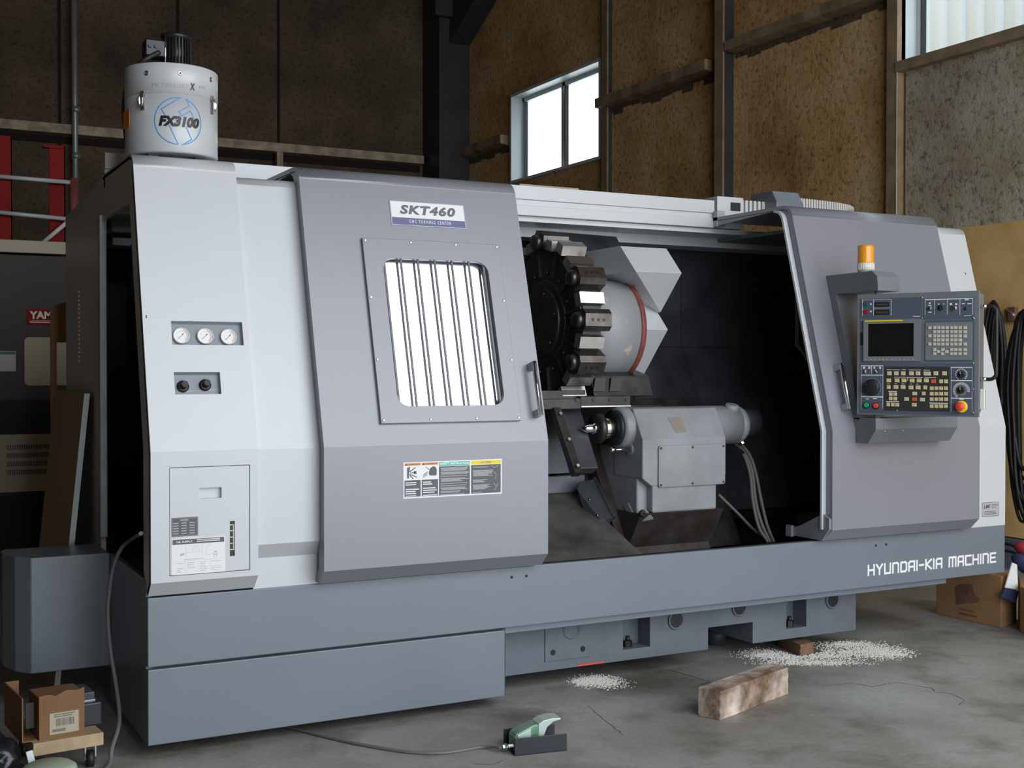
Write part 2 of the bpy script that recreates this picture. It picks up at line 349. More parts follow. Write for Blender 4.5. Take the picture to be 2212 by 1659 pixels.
def concrete():
    m = bpy.data.materials.new('stained_concrete'); m.use_nodes = True; nt = m.node_tree; N = nt.nodes; L = nt.links; b = N['Principled BSDF']
    tc = N.new('ShaderNodeTexCoord')
    def noise(s, d, r=.6):
        n = N.new('ShaderNodeTexNoise'); n.inputs['Scale'].default_value = s; n.inputs['Detail'].default_value = d; n.inputs['Roughness'].default_value = r; L.new(tc.outputs['Object'], n.inputs['Vector']); return n
    a, c, f = noise(.9, 7), noise(3.2, 8, .65), noise(40, 4)
    r1 = N.new('ShaderNodeValToRGB'); e = r1.color_ramp.elements; e[0].position = .34; e[0].color = (.20, .185, .16, 1); e[1].position = .66; e[1].color = (.39, .39, .365, 1)
    r2 = N.new('ShaderNodeValToRGB'); e = r2.color_ramp.elements; e[0].position = .32; e[0].color = (.5, .47, .42, 1); e[1].position = .52; e[1].color = (1, 1, 1, 1)
    m1 = N.new('ShaderNodeMixRGB'); m1.blend_type = 'MULTIPLY'; m1.inputs[0].default_value = .85
    m2 = N.new('ShaderNodeMixRGB'); m2.blend_type = 'OVERLAY'; m2.inputs[0].default_value = .25
    L.new(a.outputs['Fac'], r1.inputs['Fac']); L.new(c.outputs['Fac'], r2.inputs['Fac']); L.new(r1.outputs['Color'], m1.inputs[1]); L.new(r2.outputs['Color'], m1.inputs[2])
    cur = m1.outputs['Color']
    for (sx_, sy_, rad, colr, amt) in STAINS:
        vm = N.new('ShaderNodeVectorMath'); vm.operation = 'DISTANCE'; vm.inputs[1].default_value = (sx_, sy_, 0); L.new(tc.outputs['Object'], vm.inputs[0])
        a2 = N.new('ShaderNodeMath'); a2.operation = 'MULTIPLY_ADD'; a2.inputs[1].default_value = .9*rad; L.new(c.outputs['Fac'], a2.inputs[0]); L.new(vm.outputs['Value'], a2.inputs[2])
        rm = N.new('ShaderNodeMapRange'); rm.inputs['From Min'].default_value = rad*.75; rm.inputs['From Max'].default_value = rad*1.5; rm.inputs['To Min'].default_value = amt; rm.inputs['To Max'].default_value = 0; L.new(a2.outputs['Value'], rm.inputs['Value'])
        mm = N.new('ShaderNodeMixRGB'); mm.inputs[2].default_value = (*colr, 1); L.new(rm.outputs['Result'], mm.inputs[0]); L.new(cur, mm.inputs[1]); cur = mm.outputs['Color']
    L.new(cur, m2.inputs[1]); L.new(f.outputs['Fac'], m2.inputs[2]); L.new(m2.outputs['Color'], b.inputs['Base Color'])
    mr = N.new('ShaderNodeMapRange'); mr.inputs['To Min'].default_value = .35; mr.inputs['To Max'].default_value = .75; L.new(c.outputs['Fac'], mr.inputs['Value']); L.new(mr.outputs['Result'], b.inputs['Roughness'])
    bp = N.new('ShaderNodeBump'); bp.inputs['Strength'].default_value = .12; bp.inputs['Distance'].default_value = .01; L.new(f.outputs['Fac'], bp.inputs['Height']); L.new(bp.outputs['Normal'], b.inputs['Normal'])
    return m
M['floor'] = concrete()
def glassmat():
    m = bpy.data.materials.new('window_glass'); m.use_nodes = True; nt = m.node_tree; N = nt.nodes; L = nt.links; N.remove(N['Principled BSDF'])
    t = N.new('ShaderNodeBsdfTransparent'); t.inputs[0].default_value = (.96, .98, .98, 1); g = N.new('ShaderNodeBsdfGlossy'); g.inputs['Roughness'].default_value = .03; x = N.new('ShaderNodeMixShader'); x.inputs[0].default_value = .07
    L.new(t.outputs[0], x.inputs[1]); L.new(g.outputs[0], x.inputs[2]); L.new(x.outputs[0], N['Material Output'].inputs[0]); return m
M['glass'] = glassmat()
# ================================================================== the hall
XR, YB, ZC, XL = 6.4, 11.0, 7.6, -2.5
struct('floor', box(B(), -14, 14, -16, YB+.3, -.12, 0), M['floor'])
FRW = Fr((XR, 0, 0), (0, -1, 0), (0, 0, 1))       # u = -y, v = z, out of the wall = -x
wy0, wy1 = 7.10, 9.17
bm = B(); fplate(bm, FRW, -YB, -DOOR_Y, 0, ZC, [(-wy1-.034, -wy0+.034, 3.746, 4.864), (-2.59-.034, .634, 3.816, 5.384)], .2)
wr = struct('wall_right', bm, M['foam'])
# the greyer insulation bay under the large window (its own sprayed panel, 2 cm proud)
struct('trim_1', fbox(B(), FRW, -2.56, 3.2, 2.45, 3.76, .0, .025), M['foamg'])
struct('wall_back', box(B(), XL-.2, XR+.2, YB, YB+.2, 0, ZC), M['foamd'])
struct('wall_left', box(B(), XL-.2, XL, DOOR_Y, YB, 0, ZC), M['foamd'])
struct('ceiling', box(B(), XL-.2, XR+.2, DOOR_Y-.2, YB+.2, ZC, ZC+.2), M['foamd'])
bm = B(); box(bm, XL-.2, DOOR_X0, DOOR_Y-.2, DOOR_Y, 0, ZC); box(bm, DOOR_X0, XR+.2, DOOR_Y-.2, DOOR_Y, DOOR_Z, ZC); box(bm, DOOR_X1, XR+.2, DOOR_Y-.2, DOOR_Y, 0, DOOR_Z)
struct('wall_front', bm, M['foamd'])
# small window
def window(idx, y0, y1, z0, z1, dep, lite, label):
    bm = B(); t = .035                              # lining boards through the wall, 3 cm proud of the foam
    for a, b, c, d in ((-y1-t, -y1, z0-t, z1+t), (-y0, -y0+t, z0-t, z1+t), (-y1, -y0, z1, z1+t), (-y1, -y0, z0-t, z0)):
        fbox(bm, FRW, a, b, c, d, -.21, .04)
    f = struct('window_%d' % idx, bm, M['win'])
    s = .05; bm = B(); d0, d1 = -dep, -dep+.05
    um = (-y1-y0)/2
    for a, b, c, d in ((-y1, -y1+s, z0, z1), (-y0-s, -y0, z0, z1), (-y1, -y0, z1-s, z1), (-y1, -y0, z0, z0+s)) + (((um-s*.7, um+s*.7, z0, z1),) if lite else ()):
        fbox(bm, FRW, a, b, c, d, d0, d1)
    obj('sash', bm, M['win'], f, .004)
    bm = B()
    for a, b, c, d in ((-y1+s, -y1+s+.008, z0+s, z1-s), (-y0-s-.008, -y0-s, z0+s, z1-s)) + (((um-s*.7-.008, um-s*.7, z0+s, z1-s), (um+s*.7, um+s*.7+.008, z0+s, z1-s)) if lite else ()):
        fbox(bm, FRW, a, b, c, d, d0+.005, d1+.008)
    obj('glazing_bead', bm, M['black'], f)
    for a, b in (((-y1+s, um-s*.7), (um+s*.7, -y0-s)) if lite else ((-y1+s, -y0-s),)):
        obj('pane', fbox(B(), FRW, a, b, z0+s, z1-s, d0+.02, d0+.026), M['glass'], f)
window(1, wy0, wy1, 3.78, 4.83, .17, True, '')
window(2, -.6, 2.59, 3.85, 5.35, .17, False, '')
# channel beside the large window, down to the plywood
struct('trim_2', fbox(B(), FRW, -2.70, -2.59, 2.3, 7.4, 0, .09), M['tan'])
struct('trim_3', fbox(B(), FRW, -2.60, 3.2, 3.76, 3.84, 0, .10), M['tan'])
bm = B(); fbox(bm, FRW, -2.592, -2.5885, 2.3, 3.76, 0.086, .092); struct('trim_4', bm, M['win'])
# columns against the right wall
def column(name, pxl, pxc, pxr, py, z1, m2):
    yc = at(pxr, py, 0, XR).y; xc = at(pxc, py, 1, yc).x; yf = at(pxl, py, 0, xc).y
    bm = B(); box(bm, xc, xc+.02, yc, yf, 0, z1); struct(name, bm, m2)
    bm = B(); box(bm, xc+.02, XR, yc, yc+.02, 0, z1); struct(name+'1', bm, M['dsteel'])
    return xc, yc
column('trim_5', 1543, 1561, 1585, 200, 7.5, M['tan'])
column('trim_6', 1299, 1311, 1322, 200, 7.5, M['tan'])
struct('trim_7', box(B(), 5.95, 6.4, 10.45, 11, 0, 7.5), M['dsteel'])
struct('trim_8', box(B(), 5.85, 6.4, 10.35, 10.45, 6.1, 6.5), M['dsteel'])
bm = B(); quadbox(bm, [(6.1, 7.2, 7.4), (6.4, 7.2, 7.4), (6.4, 10.6, 5.7), (6.1, 10.6, 5.7), (6.1, 7.2, 7.6), (6.4, 7.2, 7.6), (6.4, 10.6, 6.3), (6.1, 10.6, 6.3)]); struct('trim_9', bm, M['dsteel'])
# girts: sprayed horizontal rails with the shade under each painted as a dark strip
def girt(n, y0, y1, z0, z1, prof=.13):
    k = max(3, int((y1-y0)/.18)); bm = B(); rows = []
    for i in range(k+1):
        y = y0+(y1-y0)*i/k; j = random.uniform(-.012, .012)
        rows.append([bm.verts.new(p) for p in ((XR, y, z0+.10+j), (XR-prof+j, y, z1+j), (XR-prof+j*.6, y, z0+j), (XR, y, z0-.02))])
    for a, b in zip(rows, rows[1:]):
        for i in range(4): bm.faces.new([a[i], a[(i+1) % 4], b[(i+1) % 4], b[i]])
    bm.faces.new(rows[0]); bm.faces.new(rows[-1][::-1]); struct('trim_%d' % n, bm, M['tan'])
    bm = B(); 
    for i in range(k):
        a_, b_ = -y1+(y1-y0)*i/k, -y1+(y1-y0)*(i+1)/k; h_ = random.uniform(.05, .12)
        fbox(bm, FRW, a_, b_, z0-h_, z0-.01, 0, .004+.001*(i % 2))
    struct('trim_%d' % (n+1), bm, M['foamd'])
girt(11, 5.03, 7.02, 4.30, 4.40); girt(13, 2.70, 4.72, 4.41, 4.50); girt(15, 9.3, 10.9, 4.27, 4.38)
# plywood lining: sheets of 1.22 m
for i in range(4):
    y1 = 3.4-i*1.225; bm = B(); fbox(bm, FRW, -y1, -y1+1.22, .22, 2.48, .0, .03); o = struct('plywood_sheet', bm, M['ply'], wr)
struct('baseboard_right', fbox(B(), FRW, -YB, 3.3, 0, .21, 0, .10), M['castbase'])
# back wall: girt, posts, pipe
bm = B(); box(bm, XL, 5.9, YB-.16, YB, 4.20, 4.31); struct('trim_17', bm, M['tan2'])
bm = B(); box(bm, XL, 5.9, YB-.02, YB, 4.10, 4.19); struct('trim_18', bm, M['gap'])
for i, px in enumerate((128, 384, 601)):
    x = at(px, 100, 1, YB).x; struct('trim_%d' % (19+i), box(B(), x-.018, x+.018, YB-.012, YB, 0, 7.5), M['gap'])
x = at(164, 330, 1, 10.8).x; bm = B(); tube(bm, [(x, 10.8, 2.0), (x-.02, 10.8, 7.0)], .035, 10, 1)
for z in (4.45, 3.9): cyl(bm, (x, 10.8, z), (x, 10.8, z+.07), .05)
tag(obj('downpipe', bm, M['galv']), 'galvanised vertical pipe running up the dark back wall behind the red scaffold', 'pipe')
x = at(602, 335, 1, 10.86).x; tag(obj('wall_strut', box(B(), x-.04, x+.04, 10.8, 10.88, 3.0, 4.19), M['tan2']), 'short grey upright strut under the rail of the back wall', 'strut')
# neighbour's corrugated shed outside the right windows
bm = B(); n = 0; y = -8.0; prev = None
while y < 10.2:
    for dy, dx in ((0, 0), (.11, 0), (.14, -.035), (.19, -.035), (.22, 0)):
        c = (bm.verts.new((9.6+dx, y+dy, 0)), bm.verts.new((9.6+dx, y+dy, 9)))
        if prev: bm.faces.new([prev[0], c[0], c[1], prev[1]])
        prev = c
    y += .25
tag(obj('neighbour_shed', bm, M['shed']), 'pale corrugated metal shed wall seen outside through the large upper right window', 'shed')
# ================================================================== the turning centre
LA = thing('turning_center', 'large two-tone grey CNC turning centre standing along the hall', 'machine', (2.25, .9, 0))
K = .277
def prof(y0, ztop=2.25, bottom=True, yend=.88, n=7):
    """section of a front cover: chamfer, plumb skirt, leaning face, rounded shoulder, roof"""
    r = .075; zc = ztop-r; a = math.degrees(math.atan(K))
    ys = y0+K*(zc+.02-1.13)
    c = (ys+r*math.cos(math.radians(a)), zc)
    pts = ([(y0+.055, .60)] if bottom else []) + [(y0, .655), (y0, 1.13)]
    return pts + arc(c, r, 180-a, 90, n) + [(yend, ztop)]
# frames of the leaning faces, origin at the crease (x = 0, z = 1.13)
def lean(y0, x=0): return Fr((x, y0, 1.13), (1, 0, 0), (0, K, 1))
SL = math.sqrt(1+K*K)
def vof(z): return (z-1.13)*SL
# --- base
bm = B(); box(bm, 0, 4.5, 0, .03, .338, .592); obj('base_panel', bm, M['base'], LA, .003)
obj('sill_lip', box(B(), 1.3, 4.2, .03, .06, .40, .590), M['sump'], LA)
bm = B(); box(bm, .0, .02, .03, .76, .05, .655); obj('base_side_panel', bm, M['base'], LA)
bm = B(); box(bm, 4.48, 4.5, .03, 1.9, .338, .592); obj('base_side_panel', bm, M['base'], LA)
obj('skirt_panel', box(B(), 0, 1.472, 0, .03, .05, .328), M['base'], LA, .003)
bm = B(); box(bm, .02, 1.47, .03, .05, .328, .338); box(bm, 1.472, 1.49, .03, .25, .05, .33); obj('skirt_return', bm, M['dsteel'], LA)
bm = B(); box(bm, 1.49, 4.10, .035, .30, .305, .335); box(bm, 1.49, 4.18, .05, .30, .325, .338); obj('drip_channel', bm, M['base'], LA, .002)
FB = Fr((0, 0, 0))
screws('panel_screw', FB, [(1.504, .55), (1.575, .55), (3.57, .545), (3.639, .545)], .006, M['black'], LA)
GL = {'H': [[(0, 0), (0, 1)], [(1, 0), (1, 1)], [(0, .5), (1, .5)]], 'Y': [[(0, 1), (.5, .5), (.5, 0)], [(1, 1), (.5, .5)]], 'U': [[(0, 1), (0, 0), (1, 0), (1, 1)]], 'N': [[(0, 0), (0, 1), (.8, 1), (1, .85), (1, 0)]],
      'D': [[(0, 0), (0, 1), (.8, 1), (1, .85), (1, .15), (.8, 0), (0, 0)]], 'A': [[(0, 0), (0, .85), (.2, 1), (1, 1), (1, 0)], [(0, .42), (1, .42)]], 'I': [[(.5, 0), (.5, 1)]], '-': [[(0, .5), (1, .5)]], 'K': [[(0, 0), (0, 1)], [(1, 1), (.1, .5), (1, 0)]],
      'M': [[(0, 0), (0, 1), (1, 1), (1, 0)], [(.5, 1), (.5, 0)]], 'C': [[(1, 1), (0, 1), (0, 0), (1, 0)]], 'E': [[(1, 1), (0, 1), (0, 0), (1, 0)], [(0, .5), (.85, .5)]]}
nst = 0; bm = B(); cx_ = 3.520; SW = .0102; CH = .0465
for ch in 'HYUNDAI-KIA MACHINE':
    wd_ = {'I': .002, '-': .026, ' ': .020, 'M': .047}.get(ch, .0375)
    for st_ in GL.get(ch, []):
        for a_, b_ in zip(st_, st_[1:]):
            p = (cx_+a_[0]*wd_, .3995+a_[1]*CH); q = (cx_+b_[0]*wd_, .3995+b_[1]*CH); l = math.hypot(q[0]-p[0], q[1]-p[1]); ex, ez = (q[0]-p[0])/l, (q[1]-p[1])/l; h_ = SW/2
            nst += 1; poly(bm, FB, [(p[0]-ez*h_-ex*h_, p[1]+ex*h_-ez*h_), (p[0]+ez*h_-ex*h_, p[1]-ex*h_-ez*h_), (q[0]+ez*h_+ex*h_, q[1]-ex*h_+ez*h_), (q[0]-ez*h_+ex*h_, q[1]+ex*h_+ez*h_)], -.001, .0008+.00012*(nst % 6))
    cx_ += wd_+.0178
ml = obj('maker_lettering', bm, M['white'], LA, label='white maker lettering along the base panel'); ml['kind'] = 'stuff'
# --- cast bed base with pockets
FC = Fr((0, .17, 0)); segs = [(1.50, 2.66, .085), (2.93, 3.60, .085)]
bm = B()
holes1 = [(2.175, 2.325, .135, .30)]; holes2 = [(3.14, 3.27, .135, .30)]
fplate(bm, FC, 1.50, 2.66, .085, .335, holes1, .10); fplate(bm, FC, 2.93, 3.60, .085, .335, holes2, .10); fplate(bm, FC, 2.66, 2.93, .19, .335, [], .10)
box(bm, 1.50, 2.66, .27, 1.5, .085, .40); box(bm, 2.93, 3.60, .27, 1.5, .085, .40); box(bm, 2.66, 2.93, .27, 1.5, .19, .40)
for a, b in ((2.19, 2.66), (1.5, 1.52)): pass
obj('cast_base', bm, M['castbase'], LA)
bm = B(); fbox(bm, FC, 1.76, 1.99, .125, .335, 0, .006); obj('pad_plate', bm, M['castbase'], LA, .002)
for u in (1.895, 2.47, 2.845, 3.44):
    bm = B(); zc = .26 if u < 1.95 else .245 if u < 3 else .255
    if u == 2.845: zc = .272
    lathe(bm, FC.p(u, zc, .001), FC.N, [(0, .045), (.008, .045), (.008, .036), (.002, .036)], 28); obj('port_rim', bm, M['castbase'], LA)
    bm = B(); lathe(bm, FC.p(u, zc, .0), FC.N, [(0, .037), (.0045, .037)], 28); obj('bore', bm, M['black'], LA)
for u in (1.80, 1.955): bm = B(); lathe(bm, FC.p(u, .165, .005), FC.N, [(0, .013), (.003, .013)], 16); obj('bolt_hole', bm, M['black'], LA)
for u in (2.23, 3.20):
    bm = B(); cyl(bm, (u, .215, .135), (u, .215, .165), .022, 6, False); cyl(bm, (u, .215, .16), (u, .215, .185), .011); obj('leveling_bolt', bm, M['black'], LA)
bm = B()
for x in (1.6, 2.23, 3.0, 3.5):
    for y in (.55, 1.3): cyl(bm, (x, y, 0), (x, y, .09), .05)
obj('leveling_pad', bm, M['dsteel'], LA)['kind'] = 'stuff'
bm = B(); fbox(bm, FC, 1.93, 2.07, .087, .094, 0, .002); obj('orange_chalk_mark', bm, M['red'], LA, label='orange paint dash on the casting edge')
# --- left cover (light), with gauge recess and valve recess
P1 = prof(-.06, 2.256, yend=.9); FL = lean(-.06); X1 = .395
bm = B(); shell(bm, P1, 0, X1, .02, skip=(1, 2), smooth_from=3, smooth_to=9)
HZ = P1[3][1]; vt = math.hypot(P1[3][0]+.06, HZ-1.13)
fplate(bm, FL, 0, X1, 0, vt, [(.103, .372, vof(1.52), vof(1.609)), (.101, .272, vof(1.336), vof(1.418))], .03)
FLV = Fr((0, -.06, 0))
fplate(bm, FLV, 0, X1, .655, 1.13, [(.066, .364, .677, 1.072)], .03)
cover_l = obj('left_cover', bm, M['light'], LA)
bm = B(); fbox(bm, FL, .09, .385, vof(1.50), vof(1.63), -.035, -.022); gp = obj('gauge_panel', bm, M['base'], LA, label='recessed blue-grey panel with three pressure gauges')
for k, (px, py) in enumerate(((393.5, 723), (445, 724), (495.5, 725.5))):
    u, v = FL.uv(px, py); c = FL.p(u, v, -.022)
    bm = B(); lathe(bm, c, FL.N, [(0, .031), (.012, .031), (.014, .029), (.012, .027), (.009, .027)], 32); g = obj('gauge_bezel', bm, M['wplastic'], gp)
    bm = B(); lathe(bm, c, FL.N, [(0, .027), (.0095, .027)], 32); obj('gauge_dial', bm, M['gauge'], gp)
    F2 = Fr(FL.p(u, v, -.0122), FL.U, FL.V); bm = B()
    for a0 in range(-60, 70, 6):
        t = [math.radians(a0), math.radians(a0+6)]; r0, r1 = .0215, .0235
        bm.faces.new([bm.verts.new(F2.p(r*math.cos(q), r*math.sin(q), 0)) for r, q in ((r0, t[0]), (r1, t[0]), (r1, t[1]), (r0, t[1]))])
    obj('red_arc', bm, M['pink'], gp)
    bm = B()
    for a, b in ((45, .012), (225, .018)):
        t = math.radians(a); dx, dy = math.cos(t), math.sin(t); wv = .0008 if b > .015 else .0018
        s0 = .0 if b > .015 else .003
        bm.faces.new([bm.verts.new(F2.p(*q, .0003)) for q in ((dx*s0+dy*wv, dy*s0-dx*wv), (dx*b+dy*wv, dy*b-dx*wv), (dx*b-dy*wv, dy*b+dx*wv), (dx*s0-dy*wv, dy*s0+dx*wv))])
    for a in range(-45, 226, 15):
        t = math.radians(a); dx, dy = math.cos(t), math.sin(t)
        bm.faces.new([bm.verts.new(F2.p(*q, .0002)) for q in ((dx*.017+dy*.0004, dy*.017-dx*.0004), (dx*.020+dy*.0004, dy*.020-dx*.0004), (dx*.020-dy*.0004, dy*.020+dx*.0004), (dx*.017-dy*.0004, dy*.017+dx*.0004))])
    obj('gauge_needle', bm, M['dgrey'], gp)
    bm = B(); addtext(bm, FL, ('SPINDLE', 'CHUCK', 'T/STOCK')[k], u-.018, u+.010, v+.036, v+.0395, -.0215, .0003); obj('gauge_caption', bm, M['lgrey'], gp)
bm = B(); fbox(bm, FL, .09, .285, vof(1.32), vof(1.43), -.035, -.022); vp = obj('valve_panel', bm, M['base'], LA, label='recessed panel with two black pressure knobs')
bm = B(); F2 = FL
for k, (px, py) in enumerate(((401, 832), (449, 829))):
    u, v = FL.uv(px, py); c = FL.p(u-.006, v, -.022)
    kb = B(); lathe(kb, c, FL.N, [(0, .0225), (.006, .0225), (.008, .019), (.010, .014)], 28); obj('knob_base', kb, M['black'], vp)
    kb = B(); lathe(kb, c, FL.N, [(.008, .0135), (.040, .0125), (.042, .0115)], 28); obj('knob', kb, M['rubber'], vp)
    kb = B(); addtext(kb, FL, ('CHUCK', 'TAIL STOCK')[k], u-.012, u+(.004 if k == 0 else .016), v+.026, v+.030, -.0215, .0003); obj('knob_caption', kb, M['lgrey'], vp)
    kb = B()
    for a0 in range(50, 125, 8):
        t = [math.radians(a0), math.radians(a0+8)]
        kb.faces.new([kb.verts.new(F2.p(u-.006+r*math.cos(q), v+r*math.sin(q), -.0215)) for r, q in ((.0215, t[0]), (.0235, t[0]), (.0235, t[1]), (.0215, t[1]))])
    obj('knob_scale', kb, M['lgrey'], vp)
kb = B(); kb.faces.new([kb.verts.new(FL.p(u, vof(1.13)+v, -.0215)) for u, v in ((.12, .226), (.268, .236), (.268, .239), (.12, .229))]); obj('scale_line', kb, M['lgrey'], vp)
# service door in the left cover
sd = B(); fplate(sd, Fr((0, -.058, 0)), .0685, .3615, .6795, 1.0695, [(.175, .257, .953, .992), (.288, .306, .734, .864)], .02); sdo = obj('service_door', sd, M['light'], LA, .001)
bm = B(); fplate(bm, Fr((0, -.058, 0)), .175, .257, .953, .992, [], .018); obj('finger_pull', box(B(), .17, .262, -.040, -.036, .948, .997), M['light'], sdo)
FS = Fr((0, -.058, 0))
bm = B(); poly(bm, FS, rrect(.286, .308, .733, .865, .0105), -.010, -.006); obj('sight_slot', bm, M['black'], sdo)
bm = B(); fbox(bm, FS, .284, .310, .730, .742, -.006, .0005); fbox(bm, FS, .284, .310, .856, .868, -.006, .0005)
bm.free()
bm = B()
for z in (.758, .781, .804, .828, .850): fbox(bm, FS, .289, .306, z-.0015, z+.0015, -.006, -.004)
fbox(bm, FS, .3015, .304, .755, .852, -.006, -.004); obj('sight_gauge_frame', bm, M['wplastic'], sdo)
# data plate and OIL SUPPLY plate
def rows(bm, F, u0, u1, v1, n, dv, h, d, jit=.3, ind=0):
    for i in range(n):
        fbox(bm, F, u0+(ind if i else 0), u1-(u1-u0)*jit*random.random(), v1-i*dv-h, v1-i*dv, d, d+.0003)
bm = B(); fbox(bm, FS, .074, .170, .819, .888, 0, .001); pl = obj('data_plate', bm, M['dgrey'], sdo, label='small dark data plate')
bm = B(); fbox(bm, FS, .078, .166, .823, .884, .001, .0013); obj('plate_field', bm, M['pface2'], pl) if False else (bm.free())
bm = B()
for a in ((.0765, .1675, .8215, .8225), (.0765, .1675, .8845, .8855), (.0765, .0775, .8215, .8855), (.1665, .1675, .8215, .8855)): fbox(bm, FS, *a, .001, .0013)
fbox(bm, FS, .106, .134, .876, .881, .001, .0013)
for r in range(5):
    for c in range(3): fbox(bm, FS, .080+c*.029, .080+c*.029+.020, .828+r*.0095, .8315+r*.0095, .001, .0013)
obj('plate_print', bm, M['lgrey'], sdo)
bm = B(); fbox(bm, FS, .073, .270, .679, .812, .0, .001); obj('oil_supply_plate', bm, M['white'], sdo, label='white OIL SUPPLY lubrication chart')
bm = B(); fbox(bm, FS, .077, .266, .790, .808, .001, .0014); obj('plate_header', bm, M['dgrey'], sdo)
bm = B(); addtext(bm, FS, 'OIL SUPPLY', .090, .150, .7955, .8025, .0014, .0003, bold=.03); rows(bm, FS, .165, .262, .805, 2, .006, .003, .0014, .2); obj('plate_title', bm, M['white'], sdo)
bm = B()
for a in ((.125, .185, .759, .7597), (.125, .1257, .745, .780), (.185, .1857, .745, .785), (.135, .185, .780, .7807), (.150, .175, .764, .7645), (.150, .1507, .764, .774), (.1745, .175, .764, .774), (.150, .175, .774, .7745), (.198, .225, .748, .7487), (.228, .240, .735, .7357), (.228, .229, .735, .752), (.239, .240, .735, .752), (.228, .240, .752, .7527), (.120, .190, .733, .7345), (.077, .262, .728, .7284), (.122, .1224, .685, .732), (.170, .1704, .685, .732), (.214, .2144, .685, .732)): fbox(bm, FS, *a, .001, .0013)
for a0 in range(95, 200, 8):
    t = [math.radians(a0), math.radians(a0+8)]
    bm.faces.new([bm.verts.new(FS.p(.222+r*math.cos(q), .763+r*math.sin(q), .0012)) for r, q in ((.0225, t[0]), (.0232, t[0]), (.0232, t[1]), (.0225, t[1]))])
for i in range(6):
    for u0, u1 in ((.093, .118), (.130, .160), (.176, .206), (.219, .255)): 
        if random.random() < .8: fbox(bm, FS, u0, u1-.012*random.random(), .688+i*.0065, .6895+i*.0065, .001, .0013)
for a in ((.103, .118, .749, .753), (.107, .120, .754, .757), (.230, .238, .754, .758), (.229, .239, .744, .747)): fbox(bm, FS, *a, .001, .0013)
obj('chart_print', bm, M['lgrey'], sdo)
# --- left end: frame strip, side sheets with louvres, cabinet opening
def off(P, k): return [(y+k, z) for y, z in P]
pf = [(-.06+.055, .60), (-.06, .655), (-.06, 1.13), (.195, 2.10), (.21, 2.15)]
strip = [(.0, .60)] + [(y+.016, z-.006) for y, z in P1[1:11]] + [(.40, 2.248), (.40, 2.07), (.315, 2.07), (.07, 1.13), (.07, .68)]
obj('end_frame', prismx(B(), strip, .0, .02), M['light'], LA)
obj('end_panel', prismx(B(), [(.40, 2.07), (.40, 2.248), (.84, 2.248), (1.97, 2.19), (1.97, .50), (.97, .50), (.97, 2.07)], .0, .02), M['light'], LA)
for i in range(17): pass
bm = B()
for i in range(17):
    z = 1.79-i*.0205; quadbox(bm, [(-.006, 1.535, z), (.0, 1.535, z-.004), (.0, 1.60, z-.004), (-.006, 1.60, z), (-.006, 1.535, z+.003), (.0, 1.535, z+.010), (.0, 1.60, z+.010), (-.006, 1.60, z+.003)])
obj('louvre', bm, M['light'], LA)['kind'] = 'stuff'
obj('cabinet_edge', box(B(), -.012, .02, .92, .965, .70, 2.09), M['galv'], LA, .004)
screws('edge_screw', Fr((-.012, 0, 0), (0, -1, 0)), [(-.94, 1.65), (-.94, 1.05), (-.94, .72)], .006, M['steel'], LA)
screws('frame_screw', Fr((0, 0, 0), (0, -1, 0)), [(-.31, 2.15), (-.56, 2.13), (-.0, 1.62), (-.03, 1.12)], .006, M['steel'], LA)
bm = B(); prismx(bm, [(.06, .62), (.06, 1.13), (.30, 2.1), (1.9, 2.1), (1.9, .62)], .44, .46); box(bm, .02, .46, 1.88, 1.9, .62, 2.1); box(bm, .02, .46, .1, 1.9, .60, .62); obj('cabinet_lining', bm, M['pface'], LA)
va_, vc_ = at(241, 475, 1, 1.35), at(290, 503, 1, 1.35)
bm = B(); box(bm, va_.x, .435, 1.35, 1.55, vc_.z, va_.z); obj('valve_block', bm, M['light'], LA, .004)
va_, vc_ = at(243, 512, 1, 1.35), at(290, 532, 1, 1.35)
bm = B(); box(bm, va_.x, .435, 1.35, 1.5, vc_.z, va_.z); obj('valve_block', bm, M['light'], LA, .004)
bm = B(); tube(bm, [(.20, 1.25, 2.0), (.17, 1.2, 1.6), (.20, 1.1, 1.35), (.32, .9, 1.22), (.42, .75, 1.14)], .018); obj('hydraulic_hose', bm, M['rubber'], LA)
bm = B(); cyl(bm, (.30, .86, 1.22), (.44, .86, 1.22), .03); cyl(bm, (.30, .70, 1.22), (.44, .70, 1.22), .03); cyl(bm, (.30, .95, 1.16), (.44, .95, 1.16), .015); obj('pipe_fitting', bm, M['black'], LA)
# junction box on the left end
sa0 = at(188, 850, 0, -.03).y-.07
bm = prismz(B(), [(-.312, .76), (-.001, .76), (-.001, sa0), (-.38, sa0), (-.40, sa0-.03), (-.40, .95), (-.365, .83)], .183, .657)
obj('chip_tank', bm, M['base'], LA, .004, label='blue-grey steel tank box behind the left end')
# roof
bm = B(); box(bm, .02, .40, .86, 1.95, 2.16, 2.20); box(bm, .02, 4.45, 1.1, 1.95, 2.12, 2.17); obj('roof_sheet', bm, M['light'], LA)
# --- middle cover (light) partly behind the door
y0 = -.035; P2 = [(y0+.055, .695), (y0, .765), (y0, 1.125)] + arc((y0+K*(2.15-1.125)+.045, 2.15), .045, 164, 90, 5) + [(.5, 2.195)]
bm = B(); shell(bm, P2, X1, 1.2, .02, smooth_from=3, smooth_to=8); box(bm, X1, 1.3, .01, .03, .592, .72); obj('middle_cover', bm, M['light'], LA)
